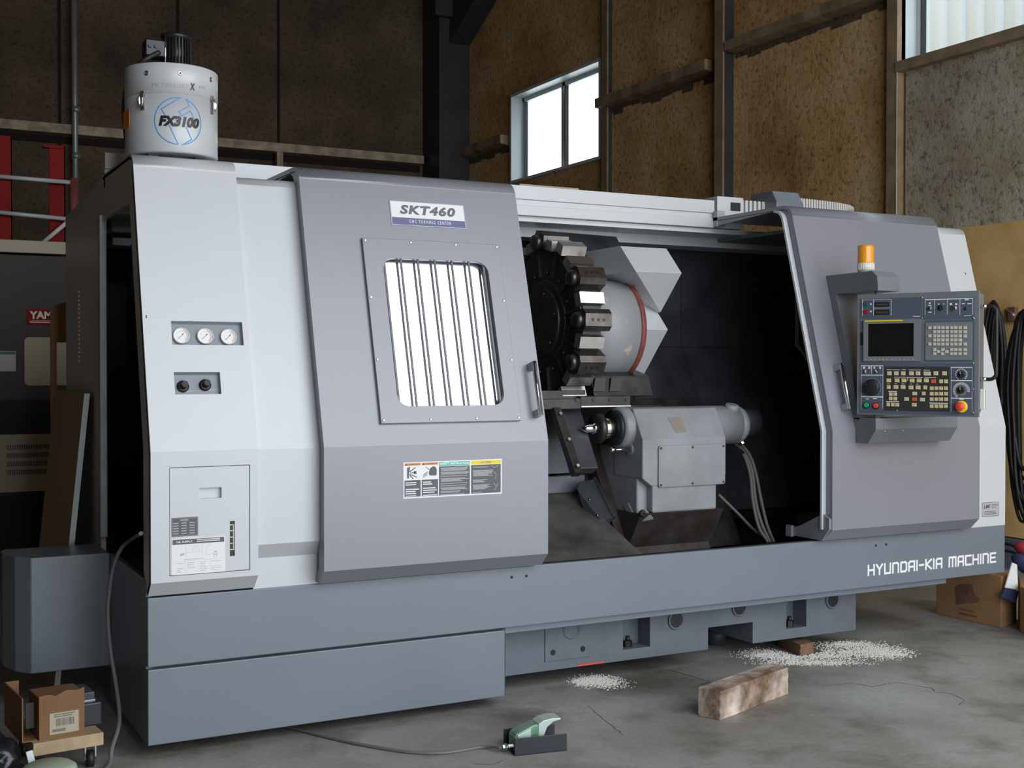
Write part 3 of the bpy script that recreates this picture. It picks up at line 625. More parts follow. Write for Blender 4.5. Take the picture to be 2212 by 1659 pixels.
# --- right cover (light)
P4 = [(0, .592), (0, 1.12)] + arc((K*(2.15-1.12)+.05, 2.155), .055, 164, 90, 6) + [(1.9, 2.21)]
bm = B(); shell(bm, P4, 4.02, 4.5, .02, smooth_from=2, smooth_to=7); obj('right_cover', bm, M['light'], LA)
obj('end_sheet', prismx(B(), [(y+.012, z-.005) for y, z in P4] + [(1.9, .592)], 4.48, 4.495), M['light'], LA)
u, v = at(2083, 592, 0, 4.38)[0], 0
FR = lean(0, 0); uu, vv = Fr((0, 0, 1.12), (1, 0, 0), (0, K, 1)).uv(2083, 592)
bm = B(); lathe(bm, Fr((0, 0, 1.12), (1, 0, 0), (0, K, 1)).p(uu, vv, 0), FR.N, [(0, .012), (.004, .012), (.007, .006), (.007, .0)], 20); obj('cover_lock', bm, M['chrome'], LA)
bm = B(); fbox(bm, FB, 4.323, 4.45, .644, .72, 0, .001); obj('dealer_sticker', bm, M['lgrey'], LA, label='small grey dealer sticker')
bm = B()
for a in ((4.323, 4.45, .644, .6462), (4.323, 4.45, .7178, .72), (4.323, 4.3252, .644, .72), (4.4478, 4.45, .644, .72)): fbox(bm, FB, *a, .001, .0014)
addtext(bm, FB, 'LMI', 4.335, 4.385, .688, .708, .001, .0004, bold=.03, shear=.25)
rows(bm, FB, 4.395, 4.443, .708, 3, .008, .0025, .001, .2); rows(bm, FB, 4.34, 4.44, .672, 3, .007, .003, .001, .15); obj('sticker_print', bm, M['dgrey'], LA)
# --- rail along the roof and things on it
bm = B(); box(bm, .0, 3.20, .84, .87, 2.277, 2.345); box(bm, .0, 3.20, .85, .87, 2.247, 2.277); box(bm, .0, 3.20, .84, .87, 2.197, 2.247); obj('door_rail', bm, M['light'], LA, .0015)
obj('rail_soffit', box(B(), 1.0, 4.45, .87, 1.14, 2.17, 2.195), M['light'], LA)
obj('door_soffit', box(B(), 3.42, 4.40, .31, 1.13, 2.15, 2.168), M['arm'], LA)
da, db = at(1113, 396, 1, 1.5), at(1266, 411, 1, 1.5)
obj('roof_duct', hull(B(), [(da.x, 1.5, 2.2), (da.x+.03, 1.5, da.z), (db.x-.05, 1.5, da.z), (db.x, 1.5, 2.3), (db.x, 1.5, 2.2), (da.x, 1.9, 2.2), (da.x+.03, 1.9, da.z), (db.x-.05, 1.9, da.z), (db.x, 1.9, 2.2)]), M['beige'], LA)
bm = B(); box(bm, 1.62, 2.6, 1.4, 1.9, 2.17, 2.445); obj('roof_duct', bm, M['arm'], LA, .005) if False else bm.free()
bm = B(); box(bm, 3.19, 3.24, .80, .84, 2.20, 2.285); obj('rail_clamp', bm, M['galv'], LA, .002)
bm = B(); box(bm, 3.235, 3.415, .86, 1.15, 2.20, 2.375); obj('limit_box', bm, M['light'], LA, .003)
bm = B(); box(bm, 3.325, 3.39, .855, .865, 2.30, 2.345); obj('limit_box_window', bm, M['black'], LA)
# drag chain: two runs of ribs
bm = B()
for i in range(7): x = 3.43+i*.03; box(bm, x, x+.018, .90, 1.05, 2.26, 2.37)
box(bm, 3.42, 3.63, .93, 1.04, 2.27, 2.355)
obj('drag_chain', bm, M['ribs'], LA)['kind'] = 'stuff'
bm = B(); c0 = Vector((3.76, .96, 0))
for i in range(31):
    t = i/30; x = 3.76+t*.60; y = .90+.10*t**5; ang = math.atan2(.10*5*t**4, .60)
    dx, dy = math.cos(ang), math.sin(ang); h = 2.41-.012*t
    quadbox(bm, [(x, y, 2.27), (x+dx*.013, y+dy*.013, 2.27), (x+dx*.013-dy*.12, y+dy*.013+dx*.12, 2.27), (x-dy*.12, y+dx*.12, 2.27), (x, y, h), (x+dx*.013, y+dy*.013, h), (x+dx*.013-dy*.12, y+dy*.013+dx*.12, h), (x-dy*.12, y+dx*.12, h)])
obj('drag_chain', bm, M['ribs'], LA)['kind'] = 'stuff'
bm = B(); box(bm, 3.74, 4.30, .935, 1.0, 2.27, 2.375); obj('chain_liner', bm, M['galv'], LA)
bm = B(); prismx(bm, [(.80, 2.26), (.80, 2.36), (.84, 2.425), (1.02, 2.425), (1.06, 2.36), (1.06, 2.26)], 3.60, 3.79); obj('chain_bracket', bm, M['base'], LA, .004)
# --- sliding doors
def door(x0, x1, name, win=None, lbl=None):
    P = prof(-.10, 2.25); bm = B(); F = lean(-.10); v1 = math.hypot(P[3][0]+.10, P[3][1]-1.13)
    shell(bm, P, x0, x1, .018, skip=(2,), smooth_from=3, smooth_to=9)
    fplate(bm, F, x0, x1, 0, v1, [win] if win else [], .02)
    d = obj(name, bm, M['door'], LA, label=lbl)
    Q = prof(-.085, 2.23)
    for xs in ((x0+.004, x0+.012), (x1-.012, x1-.004)):     # folded side flanges
        q = [(y+.06, z) for y, z in Q]; q[-1] = (.88, 2.20)
        s = B()
        for i in range(len(Q)-1):
            a, b, c, e = Q[i], Q[i+1], q[i+1], q[i]
            quadbox(s, [(xs[0], *a), (xs[1], *a), (xs[1], *b), (xs[0], *b), (xs[0], *e), (xs[1], *e), (xs[1], *c), (xs[0], *c)])
        obj('side_flange', s, M['door'], d)
    return d, F
DL, FD = door(.64, 1.624, 'sliding_door', win=(.95, 1.442, vof(1.27), vof(1.886)), lbl='slate-grey sliding door with barred window and SKT460 plate')
# window assembly
vb, vtp = vof(1.212), vof(1.958)
bm = B(); ringplate(bm, FD, (.878, 1.501, vb, vtp), (.958, 1.434, vof(1.278), vof(1.878)), .05, 0, .016); obj('window_frame', bm, M['door'], DL, .0015)
bm = B(); fbox(bm, FD, .94, 1.45, vof(1.26), vof(1.895), -.020, -.016); obj('window_pane', bm, M['mirror'], DL)
for i in range(7):
    px = 828+i*36.4 if i < 6 else 1041
    u = FD.uv(px, 560)[0]; bm = B(); fbox(bm, FD, u-.0045, u+.0045, vof(1.272), vof(1.884), .001, .008); obj('window_bar', bm, M['bar'], DL, .001)
pts = []
for u in (.889, 1.09, 1.295, 1.490): pts += [(u, vb+.012), (u, vtp-.012)]
for v in (vb+.26, vb+.52): pts += [(.889, v), (1.490, v)]
screws('frame_screw', FD, pts, .0055, M['chrome'], DL, .016)
# name plate
bm = B(); fbox(bm, FD, 1.019, 1.363, vof(2.0235), vof(2.129), 0, .003); obj('name_plate', bm, M['galv'], DL, .001, label='white and blue model name plate')
bm = B(); fbox(bm, FD, 1.024, 1.358, vof(2.057), vof(2.125), .003, .0036); obj('name_plate_field', bm, M['white'], DL)
bm = B(); fbox(bm, FD, 1.024, 1.358, vof(2.0275), vof(2.057), .003, .0036); obj('name_plate_band', bm, M['purple'], DL)
bm = B(); addtext(bm, FD, 'SKT460', 1.062, 1.318, vof(2.072), vof(2.113), .0036, .0004, bold=.045, shear=.22, spacing=1.12); obj('model_lettering', bm, M['bar'], DL)
bm = B(); addtext(bm, FD, 'CNC TURNING CENTER', 1.100, 1.292, vof(2.036), vof(2.050), .0036, .0004, bold=.01, spacing=1.5); obj('subtitle_lettering', bm, M['white'], DL)
# warning label
FW = Fr((.967, -.10, .9175), (1, 0, 0)); W_, H_ = .437, .1435
bm = B(); fbox(bm, FW, 0, W_, 0, H_, 0, .001); obj('warning_label', bm, M['white'], DL, label='white-edged safety warning label in four columns')
bm = B()
cols = [(.005, .074), (.079, .150), (.154, .291), (.297, .432)]
fbox(bm, FW, *cols[0], .006, .072, .001, .0014); fbox(bm, FW, *cols[1], .006, .072, .001, .0014); fbox(bm, FW, *cols[2], .006, .122, .001, .0014); fbox(bm, FW, *cols[3], .006, .122, .001, .0014)
fbox(bm, FW, .016, .024, .080, .123, .001, .0014)
for a, b in (((.026, .105), (.052, .122)), ((.028, .100), (.050, .103)), ((.028, .096), (.058, .083)), ((.026, .094), (.042, .077)), ((.028, .106), (.026, .127))):
    dx, dy = b[0]-a[0], b[1]-a[1]; l = math.hypot(dx, dy); nx, ny = -dy/l*.0018, dx/l*.0018
    bm.faces.new([bm.verts.new(FW.p(*q, .0014)) for q in ((a[0]+nx, a[1]+ny), (a[0]-nx, a[1]-ny), (b[0]-nx, b[1]-ny), (b[0]+nx, b[1]+ny))])
fbox(bm, FW, .045, .056, .096, .108, .001, .0014)
bm.faces.new([bm.verts.new(FW.p(u, v, .0014)) for u, v in ((.112, .088), (.140, .086), (.144, .092), (.144, .112), (.138, .122), (.127, .124), (.116, .117), (.113, .108), (.109, .100))])
for a, b in (((.096, .122), (.114, .110)), ((.086, .092), (.106, .104)), ((.084, .086), (.104, .098)), ((.084, .080), (.104, .092))):
    dx, dy = b[0]-a[0], b[1]-a[1]; l = math.hypot(dx, dy); nx, ny = -dy/l*.0012, dx/l*.0012
    bm.faces.new([bm.verts.new(FW.p(*q, .0014)) for q in ((a[0]+nx, a[1]+ny), (a[0]-nx, a[1]-ny), (b[0]-nx, b[1]-ny), (b[0]+nx, b[1]+ny))])
obj('label_dark_print', bm, M['dgrey'], DL)
bm = B(); fbox(bm, FW, *cols[0], .130, .1395, .001, .0014); fbox(bm, FW, *cols[1], .130, .1395, .001, .0014); obj('label_orange_band', bm, M['orange'], DL)
bm = B(); fbox(bm, FW, *cols[2], .124, .1395, .001, .0014); obj('label_teal_band', bm, M['teal'], DL)
bm = B(); fbox(bm, FW, *cols[3], .124, .1395, .001, .0014); obj('label_yellow_band', bm, M['yellow'], DL)
bm = B(); addtext(bm, FW, 'SAFETY INSTRUCTION', .158, .288, .128, .137, .0014, .0003, bold=.03)
for u0, u1, v, n, dv, h in ((.009, .066, .064, 2, .008, .004), (.009, .068, .038, 3, .0085, .004), (.009, .070, .0115, 1, .01, .003), (.084, .130, .064, 2, .008, .004), (.084, .146, .040, 3, .0085, .004), (.084, .146, .0115, 1, .01, .003)):
    rows(bm, FW, u0, u1, v, n, dv, h, .0014, .3)
obj('label_white_print', bm, M['white'], DL)['kind'] = 'stuff'
bm = B()
for v, n in ((.117, 4), (.099, 3), (.083, 1), (.074, 4), (.054, 1), (.045, 1), (.037, 3), (.022, 2), (.010, 1)): rows(bm, FW, .160, .287, v, n, .0038, .0026, .0014, .35, .003)
for v, n, u1 in ((.114, 1, .385), (.100, 6, .40), (.062, 3, .37), (.042, 5, .385), (.012, 1, .36)): rows(bm, FW, .304, u1, v, n, .0042, .0027, .0014, .3, .002)
for a, b in (((.390, .118), (.402, .108)), ((.405, .108), (.420, .118)), ((.400, .092), (.412, .078)), ((.412, .078), (.408, .060)), ((.400, .045), (.412, .030)), ((.412, .030), (.404, .015)), ((.420, .045), (.412, .032))):
    dx, dy = b[0]-a[0], b[1]-a[1]; l = math.hypot(dx, dy); nx, ny = -dy/l*.001, dx/l*.001
    bm.faces.new([bm.verts.new(FW.p(*q, .0016)) for q in ((a[0]+nx, a[1]+ny), (a[0]-nx, a[1]-ny), (b[0]-nx, b[1]-ny), (b[0]+nx, b[1]+ny))])
obj('label_small_print', bm, M['lgrey'], DL)
bm = B(); addtext(bm, FW, 'WARNING', .020, .070, .132, .1375, .0014, .0003); addtext(bm, FW, 'WARNING', .096, .146, .132, .1375, .0014, .0003); addtext(bm, FW, 'CAUTION', .340, .388, .1275, .136, .0014, .0003)
for u in (.007, .081):
    bm.faces.new([bm.verts.new(FW.p(u+a, b, .0016)) for a, b in ((0, .1305), (.012, .1305), (.006, .1385))])
obj('label_band_print', bm, M['dgrey'], DL)
def handle(F, pa, pb, parent):
    (u0, v0), (u1, v1) = F.uv(*pa), F.uv(*pb); u = (u0+u1)/2
    bm = B(); tube(bm, [F.p(u, v0, .045), F.p(u, v1, .045)], .011, 16, 1); h = obj('door_handle', bm, M['chrome'], parent)
    bm = B()
    for v in (v0, v1): s = -1 if v == max(v0, v1) else 1; fbox(bm, F, u-.012, u+.012, v+s*.0, v+s*.03, 0, .046)
    obj('handle_stand', bm, M['galv'], parent, .003)
    bm = B(); fbox(bm, F, u-.003, u+.003, min(v0, v1)+.01, max(v0, v1)-.01, .0545, .0562); obj('handle_inlay', bm, M['black'], parent)
handle(FD, (1139, 787), (1161, 903), DL)
DR, FDR = door(3.19, 4.19, 'sliding_door', lbl='plain slate-grey sliding door carrying the control panel')
handle(FDR, (1800, 790), (1825, 888), DR)
# seal strip and guide foot on the leading edge of the right door
Q = [(y+.03, z) for y, z in prof(-.085, 2.23)][1:-1]
bm = B(); shell(bm, Q, 3.165, 3.192, .012); obj('door_seal', bm, M['light'], DR)
bm = B(); prismx(bm, [(-.045, .60), (-.095, .66), (-.095, .71), (-.05, .73), (.10, .66), (.19, .63), (.19, .60)], 3.175, 3.192); box(bm, 3.16, 3.18, .16, .20, .595, .65); obj('door_guide', bm, M['door'], DR)
# --- control pendant bracket
XA = 3.335
def dy_(z): return -.10+K*(z-1.13) if z > 1.13 else -.10
up = [(dy_(1.797)-.005, 1.797), (-.246, 1.80), (-.240, 1.868), (-.205, 1.897), (dy_(1.893)-.002, 1.893)]
bm = B()
def bracket(bm, pts, x0, x1, back):       # front corners chamfered on the right
    n = len(pts); a = [bm.verts.new((x0, y, z)) for y, z in pts]
    b = [bm.verts.new((x1 if y < back else x1+.03, y, z)) for y, z in pts]
    bm.faces.new(a); bm.faces.new(b[::-1])
    for i in range(n): bm.faces.new([a[i], b[i], b[(i+1) % n], a[(i+1) % n]])
bracket(bm, up, XA, 3.475, -.15); arm = obj('pendant_arm', bm, M['arm'], LA, .002, label='dark grey bracket arm holding the control panel')
bm = B(); prismx(bm, [(dy_(1.797)-.001, 1.797), (dy_(1.797)-.045, 1.797), (dy_(1.187)-.045, 1.187), (dy_(1.187), 1.187)], XA, 3.50); obj('arm_spine', bm, M['arm'], arm)
bm = B(); bracket(bm, [(-.101, 1.072), (-.185, 1.072), (-.236, 1.142), (-.235, 1.195), (-.09, 1.195)], XA, 3.88, -.12); obj('lower_arm', bm, M['arm'], arm, .002)
bm = B(); cyl(bm, (3.372, -.205, 1.19), (3.372, -.205, 1.81), .014); obj('pivot_pin', bm, M['galv'], arm)
FA = Fr((0, -.236, 1.142), (1, 0, 0), (0, -.051, .07)); screws('arm_screw', FA, [(3.40, -.012), (3.515, -.012)], .004, M['chrome'], arm)
# --- beacon
bp_ = at(1870, 577, 1, -.12); bx = bp_.x; 
bm = B(); lathe(bm, (bx, -.12, 1.893), (0, 0, 1), [(0, .036), (.012, .036), (.012, .040), (.047, .040), (.047, .037)], 36); bc = obj('beacon_base', bm, M['wplastic'], LA, label='white beacon socket')
bm = B()
for k in range(24):
    t = 2*math.pi*k/24; F = Fr((bx+.040*math.cos(t), -.12+.040*math.sin(t), 1.907), (-math.sin(t), math.cos(t), 0)); fbox(bm, F, -.002, .002, 0, .030, -.001, .0015)
obj('grip_ribs', bm, M['wplastic'], bc)['kind'] = 'stuff'
bm = B(); pr = [(0, .038)]
for i in range(14): pr += [(.003+i*.0055, .0395), (.0055+i*.0055, .0385)]
pr += [(.082, .038), (.086, .034), (.086, .0)]; lathe(bm, (bx, -.12, 1.940), (0, 0, 1), pr, 40); obj('beacon_lens', bm, M['amber'], LA, label='orange warning beacon lens')
# --- control panel
HP = .573; DLp = F_PX*HP/258; DRp = F_PX*HP/272.7
pa = CAM+ray(1850, 893.6)*DLp; pb = CAM+ray(2115, 903.2)*DRp; U = Vector((pb.x-pa.x, pb.y-pa.y, 0)); WP = U.length
FP = Fr((pa.x, pa.y, (pa.z+pb.z)/2), U, (0, 0, 1)); HP = .575
bm = B(); fbox(bm, FP, 0, WP, 0, HP, -.012, 0); cp = obj('control_panel', bm, M['arm'], LA, .003, label='operator control panel with screen, keys and knobs')
bm = B()
pts = [FP.p(WP-.004, v, -.012) for v in (.004, HP-.004)] + [FP.p(.004, v, -.012) for v in (.004, HP-.004)] + [FP.p(.03, v, -.13) for v in (.03, HP-.03)] + [FP.p(WP-.012, v, -.13) for v in (.05, HP-.012)]
hull(bm, pts); obj('panel_housing', bm, M['arm'], cp, .004)
def pc(cx, cy): return FP.uv(1840+cx/5.719, 620+cy/5.719)
def pbox(bm, a, b, c, d, d0, d1, inset=0):
    (u0, v0), (u1, v1) = pc(a, d), pc(c, b); fbox(bm, FP, u0+inset, u1-inset, v0+inset, v1-inset, d0, d1)
def prect(a, b, c, d): (u0, v0), (u1, v1) = pc(a, d), pc(c, b); return u0, u1, v0, v1
bm = B(); pbox(bm, 105, 125, 870, 395, 0, .002); obj('upper_plate', bm, M['pface'], cp)
bm = B(); pbox(bm, 885, 125, 1520, 400, 0, .002); obj('upper_plate', bm, M['pface'], cp)
bm = B(); pbox(bm, 105, 400, 870, 925, 0, .0015); pbox(bm, 905, 400, 1520, 925, 0, .0015); pbox(bm, 100, 940, 1520, 1555, 0, .002); obj('lower_plate', bm, M['pface'], cp)
bm = B(); u0, u1, v0, v1 = prect(150, 400, 860, 920); lu0, lu1, lv0, lv1 = prect(203, 446, 772, 858)
fplate(bm, Fr(FP.p(0, 0, .010), FP.U, FP.V), u0, u1, v0, v1, [(lu0, lu1, lv0, lv1)], .009); obj('screen_bezel', bm, M['pface2'], cp)
bm = B(); fbox(bm, FP, lu0-.002, lu1+.002, lv0-.002, lv1+.002, .002, .004); obj('screen', bm, M['screen'], cp)
bm = B(); pbox(bm, 170, 405, 635, 432, .010, .012); obj('yellow_strip', bm, M['yellow'], cp, .001)
bm = B()
for cx in (185, 245, 293, 343, 393, 441, 503, 553, 602, 652, 702, 765): pbox(bm, cx-13, 888, cx+13, 896, .010, .0112)
obj('softkey_marks', bm, M['lgrey'], cp)
bm = B(); pbox(bm, 910, 430, 1490, 905, .0015, .006); obj('keyboard_plate', bm, M['pface2'], cp, .001)
bm = B(); pbox(bm, 400, 985, 1210, 1525, .002, .003); obj('key_field', bm, M['keyboard'], cp)
bm = B(); pbox(bm, 110, 560, 148, 720, .002, .0035); obj('card_slot', bm, M['black'], cp)
# keys: one mesh per size, linked
kmesh = {}
def key(cx, cy, wpx, hpx, m, d=.006, h=.004):
    u, v = pc(cx, cy); kk = (wpx, hpx, m)
    if kk not in kmesh:
        b0 = B(); a, c = wpx/5.719*.00205, hpx/5.719*.0021
        for q in [1]:
            P = [(-a/2, -c/2, 0), (a/2, -c/2, 0), (a/2, c/2, 0), (-a/2, c/2, 0), (-a*.42, -c*.42, h), (a*.42, -c*.42, h), (a*.42, c*.42, h), (-a*.42, c*.42, h)]
            quadbox(b0, P)
        bmesh.ops.recalc_face_normals(b0, faces=b0.faces[:]); me = bpy.data.meshes.new('key'); b0.to_mesh(me); b0.free(); me.materials.append(M[m]); kmesh[kk] = me
    instance('key', kmesh[kk], FP.M(u, v, d), cp)
ys = (502, 552, 604, 655, 706); xs = (1029, 1079, 1130, 1181, 1241, 1290, 1342)
for y in ys:
    for x in xs: key(x, y, 42, 40, 'key2')
for x, y in ((968, 504), (968, 604), (968, 704), (1403, 502), (1403, 552), (1403, 606), (1403, 706), (1028, 774), (1128, 773), (1027, 823), (1076, 797), (1126, 824), (1177, 798)): key(x, y, 42, 40, 'key2')
for y in (773, 824):
    for x in (1240, 1288, 1340, 1402): key(x, y, 42, 38, 'key2')
K3 = dict(d=.003, h=.003)
for x in (465, 550, 636, 737, 819, 1040, 1145): key(x, 1066, 60, 52, 'key', **K3)
key(930, 1069, 92, 52, 'key', **K3)
for x in (457, 560, 645, 746, 833, 921): key(x, 1154, 62, 50, 'key', **K3)
key(1010, 1164, 62, 52, 'keyred', **K3)
for x in (1104, 1165): key(x, 1165, 48, 50, 'key', **K3)
for x, wd in ((457, 50), (546, 62), (634, 62), (732, 62), (820, 62), (908, 48)): key(x, 1236 if x < 700 else 1241, wd, 50, 'key', **K3)
for y, xs2 in ((1250, (988, 1047, 1104, 1163)), (1318, (988, 1047, 1105, 1165)), (1386, (988, 1047, 1105, 1165)), (1472, (988, 1047, 1105, 1163))):
    for x in xs2: key(x, y, 50, 46, 'key', **K3)
for x, y in ((482, 1322), (538, 1322), (482, 1378), (538, 1380), (452, 1450), (508, 1452), (562, 1454)): key(x, y, 48, 48, 'key', **K3)
for x, y in ((777, 1316), (677, 1384), (872, 1390), (772, 1454)): key(x, y, 62, 46, 'key', **K3)
key(775, 1386, 62, 46, 'keyred', **K3); key(890, 1315, 48, 46, 'key', **K3)
# printed frames and captions
bm = B()
def pl(a, b, c, d): pbox(bm, a, b, c, d, .002, .0024)
for a in ((130, 152, 490, 160), (130, 152, 137, 350), (268, 152, 275, 350), (484, 152, 490, 350), (270, 257, 490, 265), (905, 145, 1500, 153), (905, 145, 911, 342), (1024, 145, 1030, 342), (1178, 145, 1184, 342), (1334, 145, 1340, 342), (1494, 145, 1500, 342), (755, 358, 845, 366), (1385, 352, 1475, 359),
          (115, 968, 388, 977), (115, 1085, 388, 1093), (115, 1352, 388, 1360), (115, 968, 121, 1510), (382, 968, 388, 1500), (242, 977, 249, 1070), (1225, 988, 1490, 996), (1225, 988, 1231, 1540), (1484, 988, 1490, 1545), (1228, 1152, 1488, 1160), (1228, 1370, 1488, 1378)): pl(*a)
for a in ((432, 1018, 495, 1024), (505, 1020, 600, 1026), (615, 1018, 670, 1024), (705, 1022, 855, 1028), (885, 1024, 965, 1030), (525, 1110, 680, 1116), (690, 1112, 880, 1118), (900, 1114, 1042, 1120), (690, 1112, 697, 1160), (455, 1286, 560, 1292), (427, 1412, 585, 1418), (962, 1432, 1190, 1438), (440, 1192, 470, 1196), (530, 1192, 560, 1196), (620, 1194, 655, 1198), (720, 1196, 745, 1200), (800, 1198, 830, 1202)): pbox(bm, *a, .003, .0034)
for a in ((228, 200, 246, 222), (228, 292, 246, 312), (955, 190, 975, 208), (945, 222, 985, 234), (945, 305, 988, 316), (1360, 200, 1400, 212), (1428, 200, 1480, 212), (1065, 205, 1085, 217), (1125, 205, 1150, 213), (1212, 200, 1240, 222), (1280, 200, 1305, 222), (1395, 150, 1445, 164), (140, 985, 165, 1010), (205, 985, 230, 1010), (272, 985, 290, 1010), (340, 985, 362, 1010), (1330, 1375, 1385, 1392), (175, 1378, 215, 1386), (262, 1374, 312, 1384)): pbox(bm, *a, .002, .0024)
def arcmark(cx, cy, r0, r1, a0, a1, st, d=.0024):
    u, v = pc(cx, cy); a = a0
    while a < a1:
        t0, t1 = math.radians(a), math.radians(a+st*.45)
        bm.faces.new([bm.verts.new(FP.p(u+r*math.cos(t), v+r*math.sin(t), d)) for r, t in ((r0, t0), (r1, t0), (r1, t1), (r0, t1))]); a += st
arcmark(1355, 1080, .0215, .028, -50, 231, 20); arcmark(1355, 1278, .026, .038, -10, 240, 9); arcmark(252, 1238, .0412, .0425, -30, 150, 3)
obj('panel_print', bm, M['white'], cp)
def knob(name, cx, cy, prof_, m, label=None, seg=28):
    u, v = pc(cx, cy); b0 = B(); lathe(b0, FP.p(u, v, .002), FP.N, prof_, seg); return obj(name, b0, M[m], cp, label=label)
knob('handwheel', 250, 1238, [(0, .040), (.004, .040), (.006, .037), (.020, .036), (.022, .032), (.021, .0)], 'rubber')
knob('handwheel_grip', 192, 1200, [(.020, .006), (.032, .006), (.034, .004)], 'black')
knob('cycle_start_button', 185, 1460, [(0, .0155), (.004, .0155)], 'black'); knob('cycle_start_cap', 187, 1458, [(.004, .0125), (.012, .012), (.013, .010)], 'green', 'green push button')
knob('feed_hold_button', 303, 1468, [(0, .0155), (.004, .0155)], 'black'); knob('feed_hold_cap', 305, 1465, [(.004, .0125), (.012, .012), (.013, .010)], 'red', 'red push button')
knob('emergency_collar', 1357, 1478, [(0, .0275), (.006, .0265), (.007, .022)], 'yellow', 'yellow collar of the emergency stop'); knob('emergency_stop', 1348, 1475, [(.007, .014), (.018, .020), (.024, .0205), (.029, .017), (.031, .0)], 'red', 'red emergency stop mushroom')
for cx, cy, r in ((1355, 1080, .016), (1352, 1272, .0175)):
    knob('rotary_knob', cx, cy, [(0, r), (.010, r*.9), (.011, r*.8)], 'black')
    u, v = pc(cx, cy); bm = B(); fbox(bm, FP, u-.004, u+.004, v-r*.9, v+r*.95, .012, .022); obj('knob_grip', bm, M['black'], cp, .001)
    bm = B(); fbox(bm, FP, u-.0008, u+.0008, v+r*.1, v+r*.9, .022, .0224); obj('knob_mark', bm, M['white'], cp)
knob('dial_disc', 1355, 1278, [(0, .0245), (.001, .0245)], 'pface2')
for cx, cy, m in ((1100, 255, 'black'), (1262, 262, 'chrome'), (965, 262, 'galv'), (178, 1042, 'black'), (310, 1042, 'black')):
    r = .0125 if cx in (1100, 1262) else .009; knob('selector', cx, cy, [(0, r), (.004, r), (.005, r*.8)], m)
    u, v = pc(cx, cy); F2 = Fr(FP.p(u, v, .006), FP.U*.8+FP.V*.6, FP.V*.8-FP.U*.6) if cx in (1262, 310) else Fr(FP.p(u, v, .006), FP.U, FP.V)
    bm = B(); fbox(bm, F2, -.003, .003, -r*.9, r*.9, 0, .010); obj('selector_lever', bm, M['black' if cx != 178 and cx != 310 else 'lgrey'], cp, .001)
knob('key_lock', 1408, 268, [(0, .007), (.004, .007), (.006, .004)], 'black')
for cx, cy, m in ((175, 214, 'dgreen'), (176, 306, 'dred')):
    bm = B(); pbox(bm, cx-29, cy-21, cx+29, cy+21, .002, .008); obj('power_button', bm, M[m], cp, .001)
for y0_, y1_ in ((185, 245), (280, 345)):
    bm = B(); pbox(bm, 283, y0_, 468, y1_, .002, .0045); obj('hour_meter', bm, M['black'], cp, .001)
    bm = B(); pbox(bm, 302, y0_+17, 452, y1_-14, .0045, .006); obj('meter_window', bm, M['chrome'], cp)
screws('panel_corner_screw', FP, [pc(560, 1525), pc(1500, 1552), pc(1500, 940), pc(1500, 1262), pc(1500, 378), pc(1512, 388), pc(868, 383), pc(868, 130)], .0035, M['chrome'], cp, .002)
# grab handle and key lock on the side of the panel
FSd = Fr(FP.p(WP, 0, 0), -FP.N, FP.V)      # right-hand side, u goes back
v1_, v0_ = FSd.uv(2120, 662)[1], FSd.uv(2118, 819)[1]
bm = B(); ph = [FSd.p(.02, v0_, .0), FSd.p(.02, v0_, .045), FSd.p(.02, v0_+.012, .062), FSd.p(.02, v0_+.04, .068), FSd.p(.02, v1_-.04, .068), FSd.p(.02, v1_-.012, .062), FSd.p(.02, v1_, .045), FSd.p(.02, v1_, 0)]
tube(bm, ph, .0085, 12, 4); obj('grab_handle', bm, M['rubber'], cp)
for v in (v0_, v1_): bm = B(); cyl(bm, FSd.p(.02, v, 0), FSd.p(.02, v, .026), .010, 16); obj('handle_ferrule', bm, M['chrome'], cp)
va, vb_ = FSd.uv(2122, 840)[1], FSd.uv(2122, 884)[1]
bm = B(); fbox(bm, FSd, .012, .052, vb_, va, 0, .02); obj('port_cover', bm, M['wplastic'], cp, .002)
bm = B(); fbox(bm, FSd, .030, .034, vb_+.002, va-.002, .02, .0215); obj('cover_seam', bm, M['pface2'], cp)
# ------------------------------------------------------------------ working area inside
xs3 = (1.30, 1.57, 2.01, 2.44, 2.878, 3.314, 3.749, 4.18)
for i, (a, b) in enumerate(zip(xs3, xs3[1:])):
    bm = B(); prismx(bm, [(1.30+.004*(i % 2), 1.555), (1.30+.004*(i % 2), 2.19), (1.32, 2.19), (1.32, 1.555)], a+.003, b-.003); obj('back_plate', bm, M['inner'], LA)
    bm = B(); prismx(bm, [(.79+.004*(i % 2), .655), (1.30+.004*(i % 2), 1.553), (1.32, 1.553), (.83, .655)], a+.003, b-.003); obj('slope_plate', bm, M['inner'], LA)
bm = B(); box(bm, 1.3, 4.2, 1.325, 1.34, .62, 2.19); obj('back_liner', bm, M['inner'], LA)
obj('right_wall_liner', prismx(B(), [(.02, .60), (.02, 1.12), (.26, 2.13), (.60, 2.17), (1.32, 2.17), (1.32, .60)], 4.18, 4.20), M['inner'], LA)
obj('left_wall_liner', prismx(B(), [(.08, .62), (.08, 1.12), (.34, 2.15), (1.32, 2.17), (1.32, .60)], 1.28, 1.30), M['inner'], LA)
bm = B(); prismx(bm, [(1.28, 1.56), (1.28, 1.95), (1.295, 1.95), (1.295, 1.56)], 4.165, 4.18); prismx(bm, [(1.28, 1.56), (.99, 1.30), (.99, 1.32), (1.28, 1.58)], 4.165, 4.18); obj('liner_edge', bm, M['light'], LA)
bm = B(); box(bm, 1.3, 4.2, .86, 1.32, .60, .655); box(bm, 1.3, 4.2, 1.32, 1.9, .10, 2.1); obj('bed_rear', bm, M['sump'], LA)
